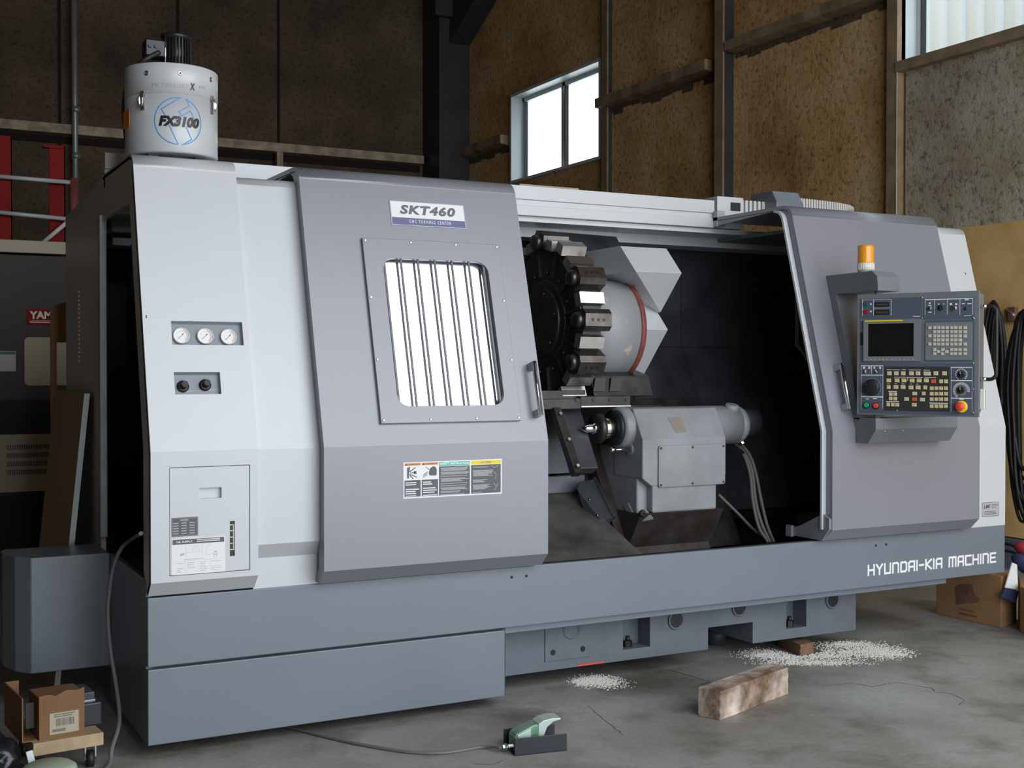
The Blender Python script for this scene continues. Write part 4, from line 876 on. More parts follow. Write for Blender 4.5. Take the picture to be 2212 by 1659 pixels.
# chip tray behind the sill
tq = at(1190, 1048, 1, .80)
bm = B(); prismx(bm, [(.03, .585), (.12, .575), (.80, tq.z), (.80, .45), (.03, .45)], 1.30, 2.25); obj('chip_tray', bm, M['tray'], LA)
bm = B(); prismx(bm, [(.03, .44), (.86, .50), (.86, .40), (.03, .40)], 2.25, 4.18); obj('chip_tray', bm, M['sump'], LA)
# front guard left of the slide
g0 = at(1187, 1028, 1, .74); g1 = at(1246, 1020, 1, .74); g2 = at(1222, 905, 1, .74); g3 = at(1187, 880, 1, .74)
bm = B(); Fg = Fr((0, .74, 0)); poly(bm, Fg, [(1.30, g0.z), (g1.x+.03, g1.z), (g2.x, g2.z), (g2.x-.06, g2.z+.10), (1.30, g3.z+.05)], -.02, 0); obj('slant_guard', bm, M['innerg'], LA)
bm = B(); fbox(bm, Fg, 1.30, g1.x+.03, g0.z-.085, g0.z, -.02, .03); obj('guard_ledge', bm, M['innerg'], LA, .004)
# slide rails on the slanted bed: long black beam from the saddle down
def bar(bm, p, q, wv, hv):      # box beam between two points
    p, q = Vector(p), Vector(q); d = (q-p).normalized(); a = Vector((1, 0, 0)); a = (a-d*a.dot(d)).normalized(); n = d.cross(a)
    quadbox(bm, [p-a*wv-n*hv, p+a*wv-n*hv, p+a*wv+n*hv, p-a*wv+n*hv, q-a*wv-n*hv, q+a*wv-n*hv, q+a*wv+n*hv, q-a*wv+n*hv]); return bm
pA, pB_ = at(1222, 885, 0, 2.13), at(1262, 1018, 0, 2.13)
obj('guard_beam', bar(B(), pA, pB_, .065, .03), M['inner'], LA, .004)
pA2, pB2 = at(1200, 885, 0, 2.02), at(1246, 1025, 0, 2.02)
b0 = bar(B(), pA2, pB2, .02, .02); obj('guard_strip', b0, M['turret'], LA)
for t in (.1, .5, .9):
    q = pA2.lerp(pB2, t); bm = B(); lathe(bm, q+Vector((0, -.028, .012)), (-.1, -.88, .47), [(0, .008), (.006, .008)], 10); obj('strip_bolt', bm, M['steel'], LA)
# saddle (slant bed casting) under the turret, and the tailstock's slide
Ks = .54
bm = B(); hull(bm, [(2.17, 1.02, 1.26), (2.17, .52, .50), (2.17, 1.25, 1.26), (2.17, 1.25, .50), (3.2, 1.02, 1.26), (3.2, .60, .50), (3.2, 1.25, 1.26), (3.2, 1.25, .50)]); obj('slant_bed', bm, M['turret'], LA)
P0, P1_ = at(1245, 878, 0, 2.35), at(1345, 1200, 0, 2.35)
bm = B(); hull(bm, [(2.35, P0.y, P0.z), (2.35, P1_.y, P1_.z), (2.35, P0.y+.3, P0.z), (2.35, P1_.y+.3, P1_.z), (2.88, P0.y, P0.z), (2.88, P1_.y, P1_.z), (2.88, P0.y+.3, P0.z), (2.88, P1_.y+.3, P1_.z)]); obj('tailstock_slide', bm, M['slide'], LA)
obj('slide_strip', bar(B(), at(1284, 1034, 0, 2.33), at(1326, 1120, 0, 2.33), .006, .012), M['steel'], LA)
obj('slide_edge', bar(B(), at(1304, 1150, 0, 2.33), at(1330, 1200, 0, 2.33), .02, .02), M['turret'], LA)
# limit-switch box
q = [at(*p, 0, 2.20) for p in ((1252, 1043), (1296, 1123), (1276, 1152))]
c = [at(*p, 0, 2.32) for p in ((1283, 1035), (1325, 1119))]
bx_ = [at(1246, 1056, 0, 2.19), at(1252, 1041, 0, 2.22), at(1283, 1035, 0, 2.33), at(1325, 1119, 0, 2.33), at(1297, 1122, 0, 2.22), at(1276, 1156, 0, 2.19), at(1304, 1150, 0, 2.30)]
bm = B(); hull(bm, bx_); obj('switch_box', bm, M['dsteel'], LA, .003)
for px, py in ((1254, 1099), (1275, 1141), (1290, 1113), (1273, 1079)): bm = B(); p = at(px, py, 0, 2.19); lathe(bm, p, (-1, -.6, .2), [(-.01, .006), (.006, .006)], 10); obj('box_screw', bm, M['chrome'], LA)
# --- tailstock
TS = obj('tailstock', hull(B(), [(x, y, z) for x in (2.40, 2.90) for y, z in ((.43, 1.235), (.346, 1.088), (.346, .90), (.60, 1.235), (.60, .90))] + [(x, y, z) for x in (2.455,  2.85) for y, z in ((.347, .86), (.60, .86))]), M['casting'], LA, .006, label='grey cast tailstock body')
obj('tailstock_leg', hull(B(), [(x, y, z) for x in (2.46, 2.845) for y, z in ((.349, .90), (.349, .73), (.62, .73), (.62, .90))]), M['casting'], TS, .01)
obj('tailstock_web', hull(B(), [(x, y, z) for x in (2.405, 2.50) for y, z in ((.42, 1.05), (.40, .92), (.40, .72), (.70, .72), (.75, 1.05))]), M['casting'], TS, .01)
fp = [at(1355, 1085, 0, 2.40), at(1375, 1129, 0, 2.40), at(1396, 1099, 0, 2.455), at(1413, 1121, 0, 2.455)]
obj('tailstock_foot', hull(B(), fp+[p+Vector((0, .04, -.015)) for p in fp]), M['casting'], TS, .002)
fp = [at(1541, 1094, 0, 2.86), at(1539, 1115, 0, 2.86), at(1557, 1113, 0, 2.90)]
obj('tailstock_foot', hull(B(), fp+[p+Vector((0, .04, -.005)) for p in fp]), M['casting'], TS, .002)
obj('tailstock_base', hull(B(), [(x, y, z) for x in (2.395, 2.895) for y, z in ((.352, .73), (.378, .69), (.52, .46), (1.0, .46), (.75, .73))]), M['slide'], TS, .004)
FT = Fr((0, .346, 0)); u0, v1 = FT.uv(1421, 963); u1, v0 = FT.uv(1564, 1045)
bm = B(); poly(bm, FT, rrect(u0, u1, v0, v1, .012), 0, .010); obj('cover_plate', bm, M['casting'], TS, .002)
screws('plate_screw', FT, [(u, v) for u in (u0+.012, (u0+u1)/2, u1-.012) for v in (v0+.012, v1-.012)], .006, M['dsteel'], TS, .010)
bp1 = at(1389, 1110, 1, .35); bm = B(); lathe(bm, bp1+Vector((0, .01, 0)), (0, -.9, .45), [(0, .017), (.012, .017), (.012, .009), (.006, .009)], 20); obj('clamp_bolt', bm, M['black'], TS)
bm = B(); cyl(bm, (2.385, .50, 1.14), (3.06, .50, 1.14), .100, 40); lathe(bm, (3.06, .50, 1.14), (1, 0, 0), [(0, .100), (.03, .096), (.05, .085), (.05, 0)], 40); obj('quill_barrel', bm, M['casting'], TS)
bm = B(); cyl(bm, (3.09, .54, 1.145), (3.23, .54, 1.145), .075, 32); obj('rear_flange', bm, M['dsteel'], TS)
cap = at(1578, 878, 1, .47); bm = B(); lathe(bm, cap+Vector((0, 0, -.045)), (0, -.25, 1), [(-.02, .028), (.02, .028), (.022, .036), (.052, .036), (.058, .030)], 28); obj('filler_cap', bm, M['casting'], TS)
bm = B(); lathe(bm, (2.345, .50, 1.14), (1, 0, 0), [(0, .060), (.0, .096), (.02, .102), (.05, .102), (.07, .098)], 40); obj('barrel_flange', bm, M['casting'], TS)
bm = B(); lathe(bm, (2.325, .50, 1.14), (1, 0, 0), [(0, .048), (0, .088), (.022, .088)], 40); obj('seal_ring', bm, M['rubber'], TS)
bm = B(); lathe(bm, (2.255, .50, 1.14), (1, 0, 0), [(0, .03), (.0, .048), (.006, .053), (.08, .053)], 36); obj('quill', bm, M['chrome'], TS)
bm = B(); lathe(bm, (2.225, .50, 1.14), (1, 0, 0), [(0, .025), (0, .068), (.03, .074), (.034, .060)], 36); obj('center_collar', bm, M['turret'], TS)
bm = B(); lathe(bm, (2.135, .50, 1.14), (1, 0, 0), [(0, 0), (.045, .020), (.075, .022), (.078, .028), (.095, .028)], 28); obj('live_center', bm, M['chrome'], TS, label='polished pointed live centre')
rp = at(1318, 972, 1, .44); bm = B(); cyl(bm, (rp.x, .44, rp.z), (rp.x+.12, .44, rp.z), .006, 12); cyl(bm, (rp.x, .44, rp.z), (rp.x+.03, .44, rp.z), .011, 12); obj('guide_rod', bm, M['chrome'], TS)
bm = B(); cyl(bm, (rp.x+.115, .45, rp.z), (rp.x+.15, .45, rp.z), .028, 24); obj('rod_boss', bm, M['casting'], TS)
bm = B(); F2 = Fr((0, .346, 1.088), (1, 0, 0), (0, .084, .147)); a = [F2.uv(*p) for p in ((1442, 902), (1467, 902), (1484, 935), (1460, 936))]; a = F2.uv(1455, 902); b = F2.uv(1472, 936)
poly(bm, F2, [F2.uv(1442, 902), F2.uv(1460, 936), F2.uv(1484, 934), F2.uv(1468, 902)], 0.0, .004); obj('type_plate', bm, M['alu'], TS)
# hoses behind the tailstock
hz = lambda px, py, y: at(px, py, 1, y)
for k, (dx, dy) in enumerate(((0, 0), (8, 4), (-4, 8))):
    bm = B(); tube(bm, [hz(1592+dx, 958, .62), hz(1612+dx, 985, .55), hz(1625+dx, 1020+dy, .5), hz(1632+dx*1.5, 1080, .45), hz(1645+dx*1.5, 1130+dy, .4), hz(1664+dx, 1172, .35)], .009); obj('hydraulic_hose', bm, M['cable'], TS)
bm = B(); tube(bm, [hz(1552, 1068, .6), hz(1590, 1105, .55), hz(1630, 1145, .45), hz(1668, 1172, .36)], .008); obj('hydraulic_hose', bm, M['cable'], TS)
for px, py, dx in ((1595, 945, 10), (1588, 966, 18)):
    a = hz(px, py, .58); b = hz(px+dx, py+14, .56); bm = B(); cyl(bm, a, b, .012, 6, False); obj('hose_fitting', bm, M['chrome'], TS)
# --- turret
TC = Vector((2.13, .80, 1.66)); XT = 2.11
bm = B(); n = 12; R1 = .385
P = []
for i in range(12):
    a = math.radians(30*i); P += [(R1*math.cos(a-.20), R1*math.sin(a-.20)), (R1*math.cos(a+.20), R1*math.sin(a+.20)), (R1*.93*math.cos(a+.262), R1*.93*math.sin(a+.262))]
poly(bm, Fr((XT, TC.y, TC.z), (0, -1, 0), (0, 0, 1)), P, 0.0, -.10)   # N = -x; far face at +x
TU = obj('tool_turret', bm, M['turret'], LA, .004, label='twelve-station tool turret disc')
bm = B(); lathe(bm, (XT-.022, TC.y, TC.z), (1, 0, 0), [(0, .165), (.003, .170), (.006, .174), (.022, .178)], 56); obj('turret_cap', bm, M['turret'], TU)
FTu = Fr((XT-.022, TC.y, TC.z), (0, -1, 0), (0, 0, 1)); screws('cap_screw', FTu, [(.145*math.cos(math.radians(a)), .145*math.sin(math.radians(a))) for a in (75, 15, -45, -105, 165, 225)], .006, M['steel'], TU)
bm = B(); lathe(bm, (XT-.006, TC.y, TC.z), (1, 0, 0), [(0, .19), (.0, .215), (.01, .22)], 56); obj('index_ring', bm, M['turret'], TU)
hold = B()
# a bolt-on boring-bar holder, origin at the pitch radius, x axial (away from the cap), y tangential, z radial
hull(hold, [(x, y, z) for x in (-.03, .115) for y, z in ((-.052, -.03), (.052, -.03), (.052, .035), (.03, .058), (-.03, .058), (-.052, .035))])
lathe(hold, (-.062, 0, .005), (1, 0, 0), [(0, .022), (.0, .034), (.035, .040)], 20)
hm = bpy.data.meshes.new('tool_holder'); bmesh.ops.recalc_face_normals(hold, faces=hold.faces[:]); hold.to_mesh(hm); hold.free(); hm.materials.append(M['holder'])
wd = B(); hull(wd, [(x, y, z) for x in (-.03, .105) for y, z in ((-.035, -.02), (.035, -.02), (.028, .03), (-.028, .03))]); wm = bpy.data.meshes.new('tool_wedge'); bmesh.ops.recalc_face_normals(wd, faces=wd.faces[:]); wd.to_mesh(wm); wd.free(); wm.materials.append(M['alu'])
sc = B(); 
for x in (.01, .04, .07): lathe(sc, (x, 0, .058), (0, 0, 1), [(0, .008), (.001, .008)], 12)
sm = bpy.data.meshes.new('set_screws'); sc.to_mesh(sm); sc.free(); sm.materials.append(M['black'])
sl = B(); quadbox(sl, [(-.008, -.008, -.14), (.004, -.008, -.14), (.004, .008, -.14), (-.008, .008, -.14), (-.008, -.008, 0), (.004, -.008, 0), (.004, .008, 0), (-.008, .008, 0)]); slm = bpy.data.meshes.new('clamp_bar'); sl.to_mesh(slm); sl.free(); slm.materials.append(M['holder'])
def stn(ang, r):
    a = math.radians(ang); rad = Vector((0, -math.cos(a), math.sin(a))); tan = Vector((0, math.sin(a), math.cos(a))); o = Vector((XT, TC.y, TC.z))+rad*r
    ax = Vector((1, 0, 0)); tan = rad.cross(ax)
    return Matrix(((ax.x, tan.x, rad.x, o.x), (ax.y, tan.y, rad.y, o.y), (ax.z, tan.z, rad.z, o.z), (0, 0, 0, 1)))
for i in range(12):
    a = 30*i
    if i in (0, 1, 11, 3, 5, 8): instance('tool_holder', hm, stn(a, .395), TU); instance('set_screws', sm, stn(a, .395), TU)
    instance('tool_wedge', wm, stn(a+15, .385), TU)
    if i in (2, 4, 7, 10): instance('tool_wedge', wm, stn(a, .405), TU)
    instance('clamp_bar', slm, stn(a+9, .37), TU)
    bm = B(); lathe(bm, stn(a-8, .25).translation+Vector((-.0, 0, 0)), (-1, 0, 0), [(0, .012), (.008, .010), (.010, .004)], 12); obj('turret_bolt', bm, M['holder'], TU)
# turret housing
bm = B(); lathe(bm, (XT+.13, TC.y, TC.z-.03), (1, 0, 0), [(0, .235), (.0, .252), (.31, .252)], 56); obj('turret_housing', bm, M['worn'], LA, label='worn grey cylindrical turret housing')
bm = B(); lathe(bm, (XT+.42, TC.y, TC.z-.03), (1, 0, 0), [(0, .2525), (.0, .256), (.028, .256)], 56); obj('red_ring', bm, M['redoxide'], LA, label='chipped red primer ring')
xb = 2.74
q1, q2, q3 = at(1365, 580, 0, xb), at(1443, 712, 0, xb), at(1372, 845, 0, xb)
bm = B(); hull(bm, [(x, p.y, p.z) for x in (XT+.14, xb) for p in (q1, q2, q3)] + [(x, 1.28, z) for x in (XT+.14, xb) for z in (q1.z, q3.z)]); obj('saddle_cover', bm, M['light'], LA, .002, label='light grey angular sheet cover of the saddle')
xa = 2.74; r1, r2, r3 = at(1440, 537, 0, xa), at(1473, 590, 0, xa), at(1427, 675, 0, xa)
x4 = at(1373, 588, 1, r2.y).x; x5 = at(1340, 532, 1, r1.y).x
bm = B(); hull(bm, [(xa, r1.y, r1.z), (xa, r2.y, r2.z), (xa, r3.y, r3.z), (x4, r2.y, r2.z), (x5, r1.y, r1.z), (xa, 1.28, r1.z), (x5, 1.28, r1.z), (xa, 1.28, r3.z), (x5, 1.28, r2.z)]); obj('saddle_hood', bm, M['light'], LA, .002)
# dark guard sheet above the turret
s1, s2, s3 = at(1180, 490, 1, 1.1), at(1325, 500, 1, 1.1), at(1362, 577, 1, .95)
gq = [at(1150, 490, 1, 1.12), at(1328, 505, 1, 1.12), at(1364, 577, 1, .90), at(1230, 573, 1, .90)]
bm = B(); hull(bm, gq+[p+Vector((0, .02, 0)) for p in gq]); obj('upper_guard', bm, M['inner'], LA)
# cross slide foot with bolt pockets
bm = B(); ya = .52; w0 = at(1255, 870, 1, ya); w1 = at(1362, 868, 1, ya); w2 = at(1357, 852, 1, ya)
hull(bm, [(w0.x, ya, w0.z-.02), (w1.x, ya, w1.z-.02), (w0.x, ya, w0.z+.03), (w1.x, ya, w1.z+.03), (w0.x, ya+.5, w0.z+.05), (w1.x, ya+.5, w1.z+.05), (w0.x, ya+.5, w0.z-.02), (w1.x, ya+.5, w1.z-.02)]); obj('cross_slide', bm, M['turret'], LA, .003)
for k in range(4):
    p = at(1246+36*k, 864, 1, ya); bm = B(); lathe(bm, p, (0, -1, 0), [(0, .010), (.004, .010)], 12); obj('slide_bolt', bm, M['black'], LA)
bm = B(); box(bm, w0.x, w1.x, ya-.004, ya, w0.z-.022, w0.z-.016); obj('slide_wiper', bm, M['steel'], LA)
bm = B(); hull(bm, [(x, y, z) for x in (XT+.15, XT+.50) for y, z in ((.56, w0.z+.03), (.60, w0.z+.13), (.9, w0.z+.2), (.9, w0.z))]); obj('housing_foot', bm, M['turret'], LA, .004)
for k, px in enumerate((1290, 1325)):
    p = at(px, 832, 1, .575); bm = B(); hull(bm, [p+Vector(v) for v in ((-.03, -.012, -.03), (.035, -.012, -.03), (.05, .0, .035), (-.01, .0, .035), (-.03, .02, -.03), (.035, .02, -.03), (.05, .02, .035), (-.01, .02, .035))]); obj('bolt_pocket', bm, M['black'], LA)
bm = B(); box(bm, 1.78, w0.x+.05, .56, .62, w0.z-.02, w0.z+.06); box(bm, 1.78, w0.x, .52, .56, w0.z-.03, w0.z+.02); obj('slide_block', bm, M['turret'], LA, .003)
# ================================================================== mist collector on the roof
mc = at(371.5, 334, 1, .46); MX, MY, MR = mc.x, .465, .181; z0 = 2.275; z1 = at(371, 134, 1, MY-MR).z; zs = at(371, 200, 1, MY-MR).z
MT = thing('mist_collector', 'white drum-shaped FX3100 mist collector with black motor on top of the machine', 'mist collector', (MX, MY, 2.258))
bm = B(); lathe(bm, (MX, MY, z0), (0, 0, 1), [(0, MR-.02), (0, MR-.004), (.006, MR), (zs-z0-.002, MR), (zs-z0-.002, MR-.003), (zs-z0, MR-.003)], 72); obj('drum', bm, M['wplastic'] if False else M['light'], MT)
bm = B(); lathe(bm, (MX, MY, zs), (0, 0, 1), [(0, MR-.003), (.001, MR+.001), (z1-zs-.004, MR+.001), (z1-zs, MR-.003), (z1-zs, 0)], 72); obj('lid', bm, M['light'], MT)
bm = B()
for a in (40, 140, 220, 320): box(bm, MX+.12*math.cos(math.radians(a))-.02, MX+.12*math.cos(math.radians(a))+.02, MY+.12*math.sin(math.radians(a))-.02, MY+.12*math.sin(math.radians(a))+.02, 2.258, 2.277)
obj('foot', bm, M['black'], MT)['kind'] = 'stuff'
def wrapc(x0, z0_, r=MR, ang0=0.0):
    def f(u, v, d): a = ang0+u/r; return Vector((MX+(r+d)*math.sin(a), MY-(r+d)*math.cos(a), v))
    return f
def ang_of(px):       # azimuth on the drum (from -Y towards +X) of a picture column
    best = None
    for i in range(-900, 900):
        a = i/1000*1.6; p = Vector((MX+MR*math.sin(a), MY-MR*math.cos(a), 2.4)); q = p-CAM; x = 1106+F_PX*q.dot(CR)/q.dot(CF)
        if best is None or abs(x-px) < best[0]: best = (abs(x-px), a)
    return best[1]
def zof(px, py): a = ang_of(px); return at(px, py, 1, MY-MR*math.cos(a)).z
ua, ub = ang_of(343)*MR, ang_of(430)*MR; wr0 = wrapc(0, 0)
bm = B(); addtext(bm, None, 'FX3100', ua, ub, zof(388, 274), zof(388, 251), .0012, .0004, bold=.06, shear=.22, wrap=wr0); obj('model_lettering', bm, M['black'], MT, label='black FX3100 lettering')
uc = ang_of(421)*MR; uc0 = ang_of(410)*MR; bm = B(); addtext(bm, None, 'X', uc0, uc, zof(415, 195), zof(415, 180), .0018, .0004, bold=.05, shear=.1, wrap=wr0); obj('brand_lettering', bm, M['black'], MT)
bm = B(); addtext(bm, None, 'FILTERMIST', ang_of(330)*MR, ang_of(409)*MR, zof(370, 188), zof(370, 180), .0018, .0004, bold=.01, wrap=wr0)
addtext(bm, None, 'INT', ang_of(430)*MR, ang_of(444)*MR, zof(437, 192), zof(437, 186), .0018, .0004, bold=.01, wrap=wr0); obj('faded_lettering', bm, M['lgrey'], MT)
def ribbon(bm, pts, wd, close=False):
    n = len(pts)
    for i in range(n if close else n-1):
        a, b = pts[i], pts[(i+1) % n]; dx, dz = b[0]-a[0], b[1]-a[1]; l = math.hypot(dx, dz)
        if l < 1e-6: continue
        nx, nz = -dz/l*wd/2, dx/l*wd/2; ex, ez = dx/l*wd*.4, dz/l*wd*.4; k = max(1, int(l/.02))
        for j in range(k):
            p = (a[0]-ex+(dx+2*ex)*j/k, a[1]-ez+(dz+2*ez)*j/k); q = (a[0]-ex+(dx+2*ex)*(j+1)/k, a[1]-ez+(dz+2*ez)*(j+1)/k)
            bm.faces.new([bm.verts.new(wr0(*t, .0009)) for t in ((p[0]+nx, p[1]+nz), (p[0]-nx, p[1]-nz), (q[0]-nx, q[1]-nz), (q[0]+nx, q[1]+nz))])
def lg(cx, cy): px, py = 260+cx/5.53, 60+cy/5.53; return ang_of(px)*MR, zof(px, py)
c0, r0 = lg(698, 1115), None; rr = (lg(972, 1115)[0]-lg(425, 1115)[0])/2; rz = (lg(698, 835)[1]-lg(698, 1395)[1])/2
def circ(a0, a1): return [(c0[0]+rr*math.cos(math.radians(a)), c0[1]+rz*math.sin(math.radians(a))) for a in range(a0, a1+1, 6)]
bm = B()
ribbon(bm, circ(87, 261) + [lg(690, 1392), lg(575, 1145)], .0035)
ribbon(bm, [lg(545, 1060), lg(490, 970), lg(600, 905), lg(720, 835)], .0035)
ribbon(bm, [lg(745, 1398), lg(850, 1335), lg(785, 1185)], .0035)
ribbon(bm, circ(-82, 72)[::1] + [lg(785, 855), lg(825, 935), lg(700, 1000), lg(735, 1055), lg(838, 995), lg(878, 1090)], .0035)
obj('blue_logo', bm, M['blue'], MT, label='thin blue circular emblem outline')
for px in (317, 390, 455):
    a = ang_of(px); z = zof(px, 158 if px < 440 else 172); p = Vector((MX+MR*math.sin(a), MY-MR*math.cos(a), z)); d = Vector((math.sin(a), -math.cos(a), 0))
    bm = B(); lathe(bm, p, d, [(0, .010), (.002, .010), (.002, .007), (.001, .007)], 20); obj('rivet_washer', bm, M['steel'], MT)
    bm = B(); lathe(bm, p, d, [(0, .005), (.003, .004)], 12); obj('rivet', bm, M['dgrey'], MT)
for px, py in ((310, 215), (456, 225)):
    a = ang_of(px); d = Vector((math.sin(a), -math.cos(a), 0)); t = Vector((math.cos(a), math.sin(a), 0)); z = zof(px, py); p = Vector((MX, MY, 0))+d*MR
    F = Fr((p.x, p.y, z), t, (0, 0, 1)); bm = B(); fbox(bm, F, -.008, .008, .012, .032, 0, .008); fbox(bm, F, -.007, .007, -.040, -.015, 0, .006); l = obj('latch', bm, M['steel'], MT, .001)
    bm = B(); tube(bm, [F.p(-.007, .018, .01), F.p(-.008, 0, .018), F.p(-.005, -.025, .017), F.p(.005, -.025, .017), F.p(.008, 0, .018), F.p(.007, .018, .01)], .0025, 8, 4); fbox(bm, F, -.006, .006, -.02, .02, .012, .016); obj('latch_bail', bm, M['chrome'], l)
a = ang_of(277); bm = B(); F = Fr((MX+(MR+.001)*math.sin(a-.1), MY-(MR+.001)*math.cos(a-.1), zof(279, 255)), (math.cos(a-.1), math.sin(a-.1), 0)); fbox(bm, F, -.04, .04, -.035, .035, 0, .001); obj('yellow_sticker', bm, M['orange'], MT)
# motor
mo = at(380, 110, 1, MY); mx = mo.x; bm = B()
zt = at(380, 76, 1, MY).z; lathe(bm, (mx, MY, z1), (0, 0, 1), [(0, .062), (.008, .062), (.008, .052), (zt-z1-.022, .052), (zt-z1-.022, .060), (zt-z1-.004, .060), (zt-z1, .052), (zt-z1, 0)], 36); mot = obj('motor', bm, M['black'], MT)
bm = B()
for k in range(28): F = Fr((mx+.050*math.cos(k*math.pi/14), MY+.050*math.sin(k*math.pi/14), z1+.01), (-math.sin(k*math.pi/14), math.cos(k*math.pi/14), 0)); fbox(bm, F, -.0016, .0016, 0, zt-z1-.034, -.001, .010)
obj('cooling_fins', bm, M['black'], mot)['kind'] = 'stuff'
pL = at(323, 105, 1, MY-.01); bm = B(); box(bm, pL.x-.022, mx-.045, MY-.045, MY+.03, pL.z-.035, pL.z+.030); obj('terminal_box', bm, M['black'], mot, .004)
for x in (-.005, .018): bm = B(); cyl(bm, (pL.x+x, MY-.052, pL.z+.004), (pL.x+x, MY-.045, pL.z+.004), .008, 14); obj('cable_gland', bm, M['dsteel'], mot)
bm = B(); cyl(bm, (mx-.052, MY-.045, z1), (mx-.052, MY-.045, zt-.01), .003, 8); obj('tie_rod', bm, M['chrome'], mot)
bm = B(); tube(bm, [(pL.x+.03, MY-.05, pL.z-.02), at(315, 128, 1, MY-.06), at(293, 147, 1, MY-.03), at(276, 180, 1, MY+.02), at(268, 230, 1, MY+.06), at(272, 290, 1, MY+.10), at(276, 330, 1, MY+.14)], .010, 10, 8); obj('power_hose', bm, M['rubber'], MT)
# ================================================================== floor things
FG = Fr((0, 0, 0), (1, 0, 0), (0, 1, 0))
def onf(px, py, z=0): return at(px, py, 2, z)
def planbox(bm, c, z0, z1):   # c: four plan corners
    return prismz(bm, [(p[0], p[1]) for p in c], z0, z1)
def crack(pts, wd):
    P = [onf(*p) for p in pts]; bm = B()
    for a_, b_ in zip(P, P[1:]):
        n_ = max(2, int((b_-a_).length/.03)); pr_ = None
        for i in range(n_+1):
            q_ = a_.lerp(b_, i/n_); d_ = (b_-a_).normalized(); s_ = Vector((-d_.y, d_.x, 0)); q_ = q_+s_*random.uniform(-.004, .004); w_ = wd*random.uniform(.3, 1)
            c_ = (bm.verts.new(q_+s_*w_+Vector((0, 0, .0006))), bm.verts.new(q_-s_*w_+Vector((0, 0, .0006))))
            if pr_: bm.faces.new([pr_[0], c_[0], c_[1], pr_[1]])
            pr_ = c_
    obj('floor_crack', bm, M['gap'], bpy.data.objects['floor'])
crack([(1440, 1446), (1490, 1460), (1535, 1474), (1512, 1478)], .0035)
crack([(1780, 1481), (1840, 1476), (1885, 1484), (1935, 1474), (2010, 1486), (2020, 1494)], .002)
crack([(1985, 1492), (2050, 1498), (2085, 1512), (2070, 1524)], .002)
crack([(1270, 1525), (1310, 1560), (1350, 1590)], .0015)
crack([(1095, 1640), (1060, 1652), (1020, 1650)], .0015)
# wooden blocks
a, b, c = onf(1507, 1546), onf(1556, 1557), onf(1703, 1499); d = a+(c-b)
bm = B(); planbox(bm, [a, b, c, d], 0, .120); bmesh.ops.subdivide_edges(bm, edges=bm.edges[:], cuts=5, use_grid_fill=True)
for v in bm.verts: v.co += Vector((random.uniform(-1, 1), random.uniform(-1, 1), random.uniform(-1, .2) if v.co.z > .02 else 0))*.0022
tag(obj('wood_block', bm, M['wood'], None, .004), 'long squared timber block with paint-worn end lying in front of the machine', 'wood block')
a, b, c = onf(1680, 1396), onf(1729, 1418), onf(1757, 1412); d = a+(c-b)
bm = B(); planbox(bm, [a, b, c, d], 0, .058); bmesh.ops.subdivide_edges(bm, edges=bm.edges[:], cuts=3, use_grid_fill=True)
for v in bm.verts: v.co += Vector((random.uniform(-1, 1), random.uniform(-1, 1), 0))*.003
tag(obj('wood_block', bm, M['wood2'], None, .004), 'short dark timber offcut in white powder beside the cast base', 'wood block')
a, b = onf(1500, 1475), onf(1640, 1440); bm = B()
# absorbent granules
def powder(spots, n, name, label):
    bm = B()
    for i in range(n):
        cx, cy, rx, ry = random.choice(spots); t = random.random()*2*math.pi; r = random.random()**.6*random.choice((.5, .8, 1, 1, 1.3)); p = onf(cx+rx*r*math.cos(t), cy+ry*r*math.sin(t)); s = random.uniform(.0018, .0055)
        if abs((p-onf(1716, 1402)).x) < .09 and abs((p-onf(1716, 1402)).y) < .12: continue
        h = random.uniform(.001, .005)
        a0 = random.random()*6; vs = [bm.verts.new((p.x+s*math.cos(a0+k*1.57), p.y+s*math.sin(a0+k*1.57), .0005)) for k in range(4)]; tp = bm.verts.new((p.x, p.y, h))
        for k in range(4): bm.faces.new([vs[k], vs[(k+1) % 4], tp])
    o = obj(name, bm, M['powder']); tag(o, label, 'powder', kind='stuff')
powder([(1278, 1470, 42, 12), (1262, 1473, 30, 9), (1300, 1468, 40, 10), (1310, 1478, 50, 12)], 2300, 'absorbent_powder', 'small patch of white absorbent granules on the floor by the lower panel')
powder([(1650, 1412, 60, 11), (1700, 1420, 70, 12), (1780, 1415, 60, 14), (1840, 1410, 70, 18), (1890, 1405, 60, 16), (1920, 1412, 55, 12), (1830, 1392, 60, 8), (1760, 1432, 120, 6)], 8000, 'absorbent_powder', 'wide spread of white absorbent granules on the floor around the timber offcut')
# foot pedal
PL = [onf(1112, 1634), onf(1225, 1622)]; u = (PL[1]-PL[0]); u.z = 0; FPd = Fr((PL[0].x, PL[0].y, 0), u, (0, 0, 1)); LW = u.length
FP2 = thing('foot_pedal', 'green cast foot pedal switch in a black steel guard on the floor', 'pedal', (PL[0].x, PL[0].y, 0))
WD = .135
bm = B(); fbox(bm, FPd, 0, LW, 0, .066, -.004, 0); obj('guard_side', bm, M['guard'], FP2, .002)
bm = B(); fbox(bm, FPd, 0, LW, 0, .066, -WD, -WD+.004); obj('guard_side', bm, M['guard'], FP2, .002)
bm = B(); fbox(bm, FPd, .0, LW, 0, .004, -WD, 0); obj('guard_floor', bm, M['guard'], FP2)
def px_(u, v, d): return FPd.p(u, v, d)
bm = B(); hull(bm, [px_(u_, v_, d_) for u_, v_ in ((.01, .004), (.01, .058), (.018, .070), (.085, .098), (.10, .100), (.11, .095), (.11, .004)) for d_ in (-.035, -.105)]); obj('pedal_body', bm, M['pgreen'], FP2, .006)
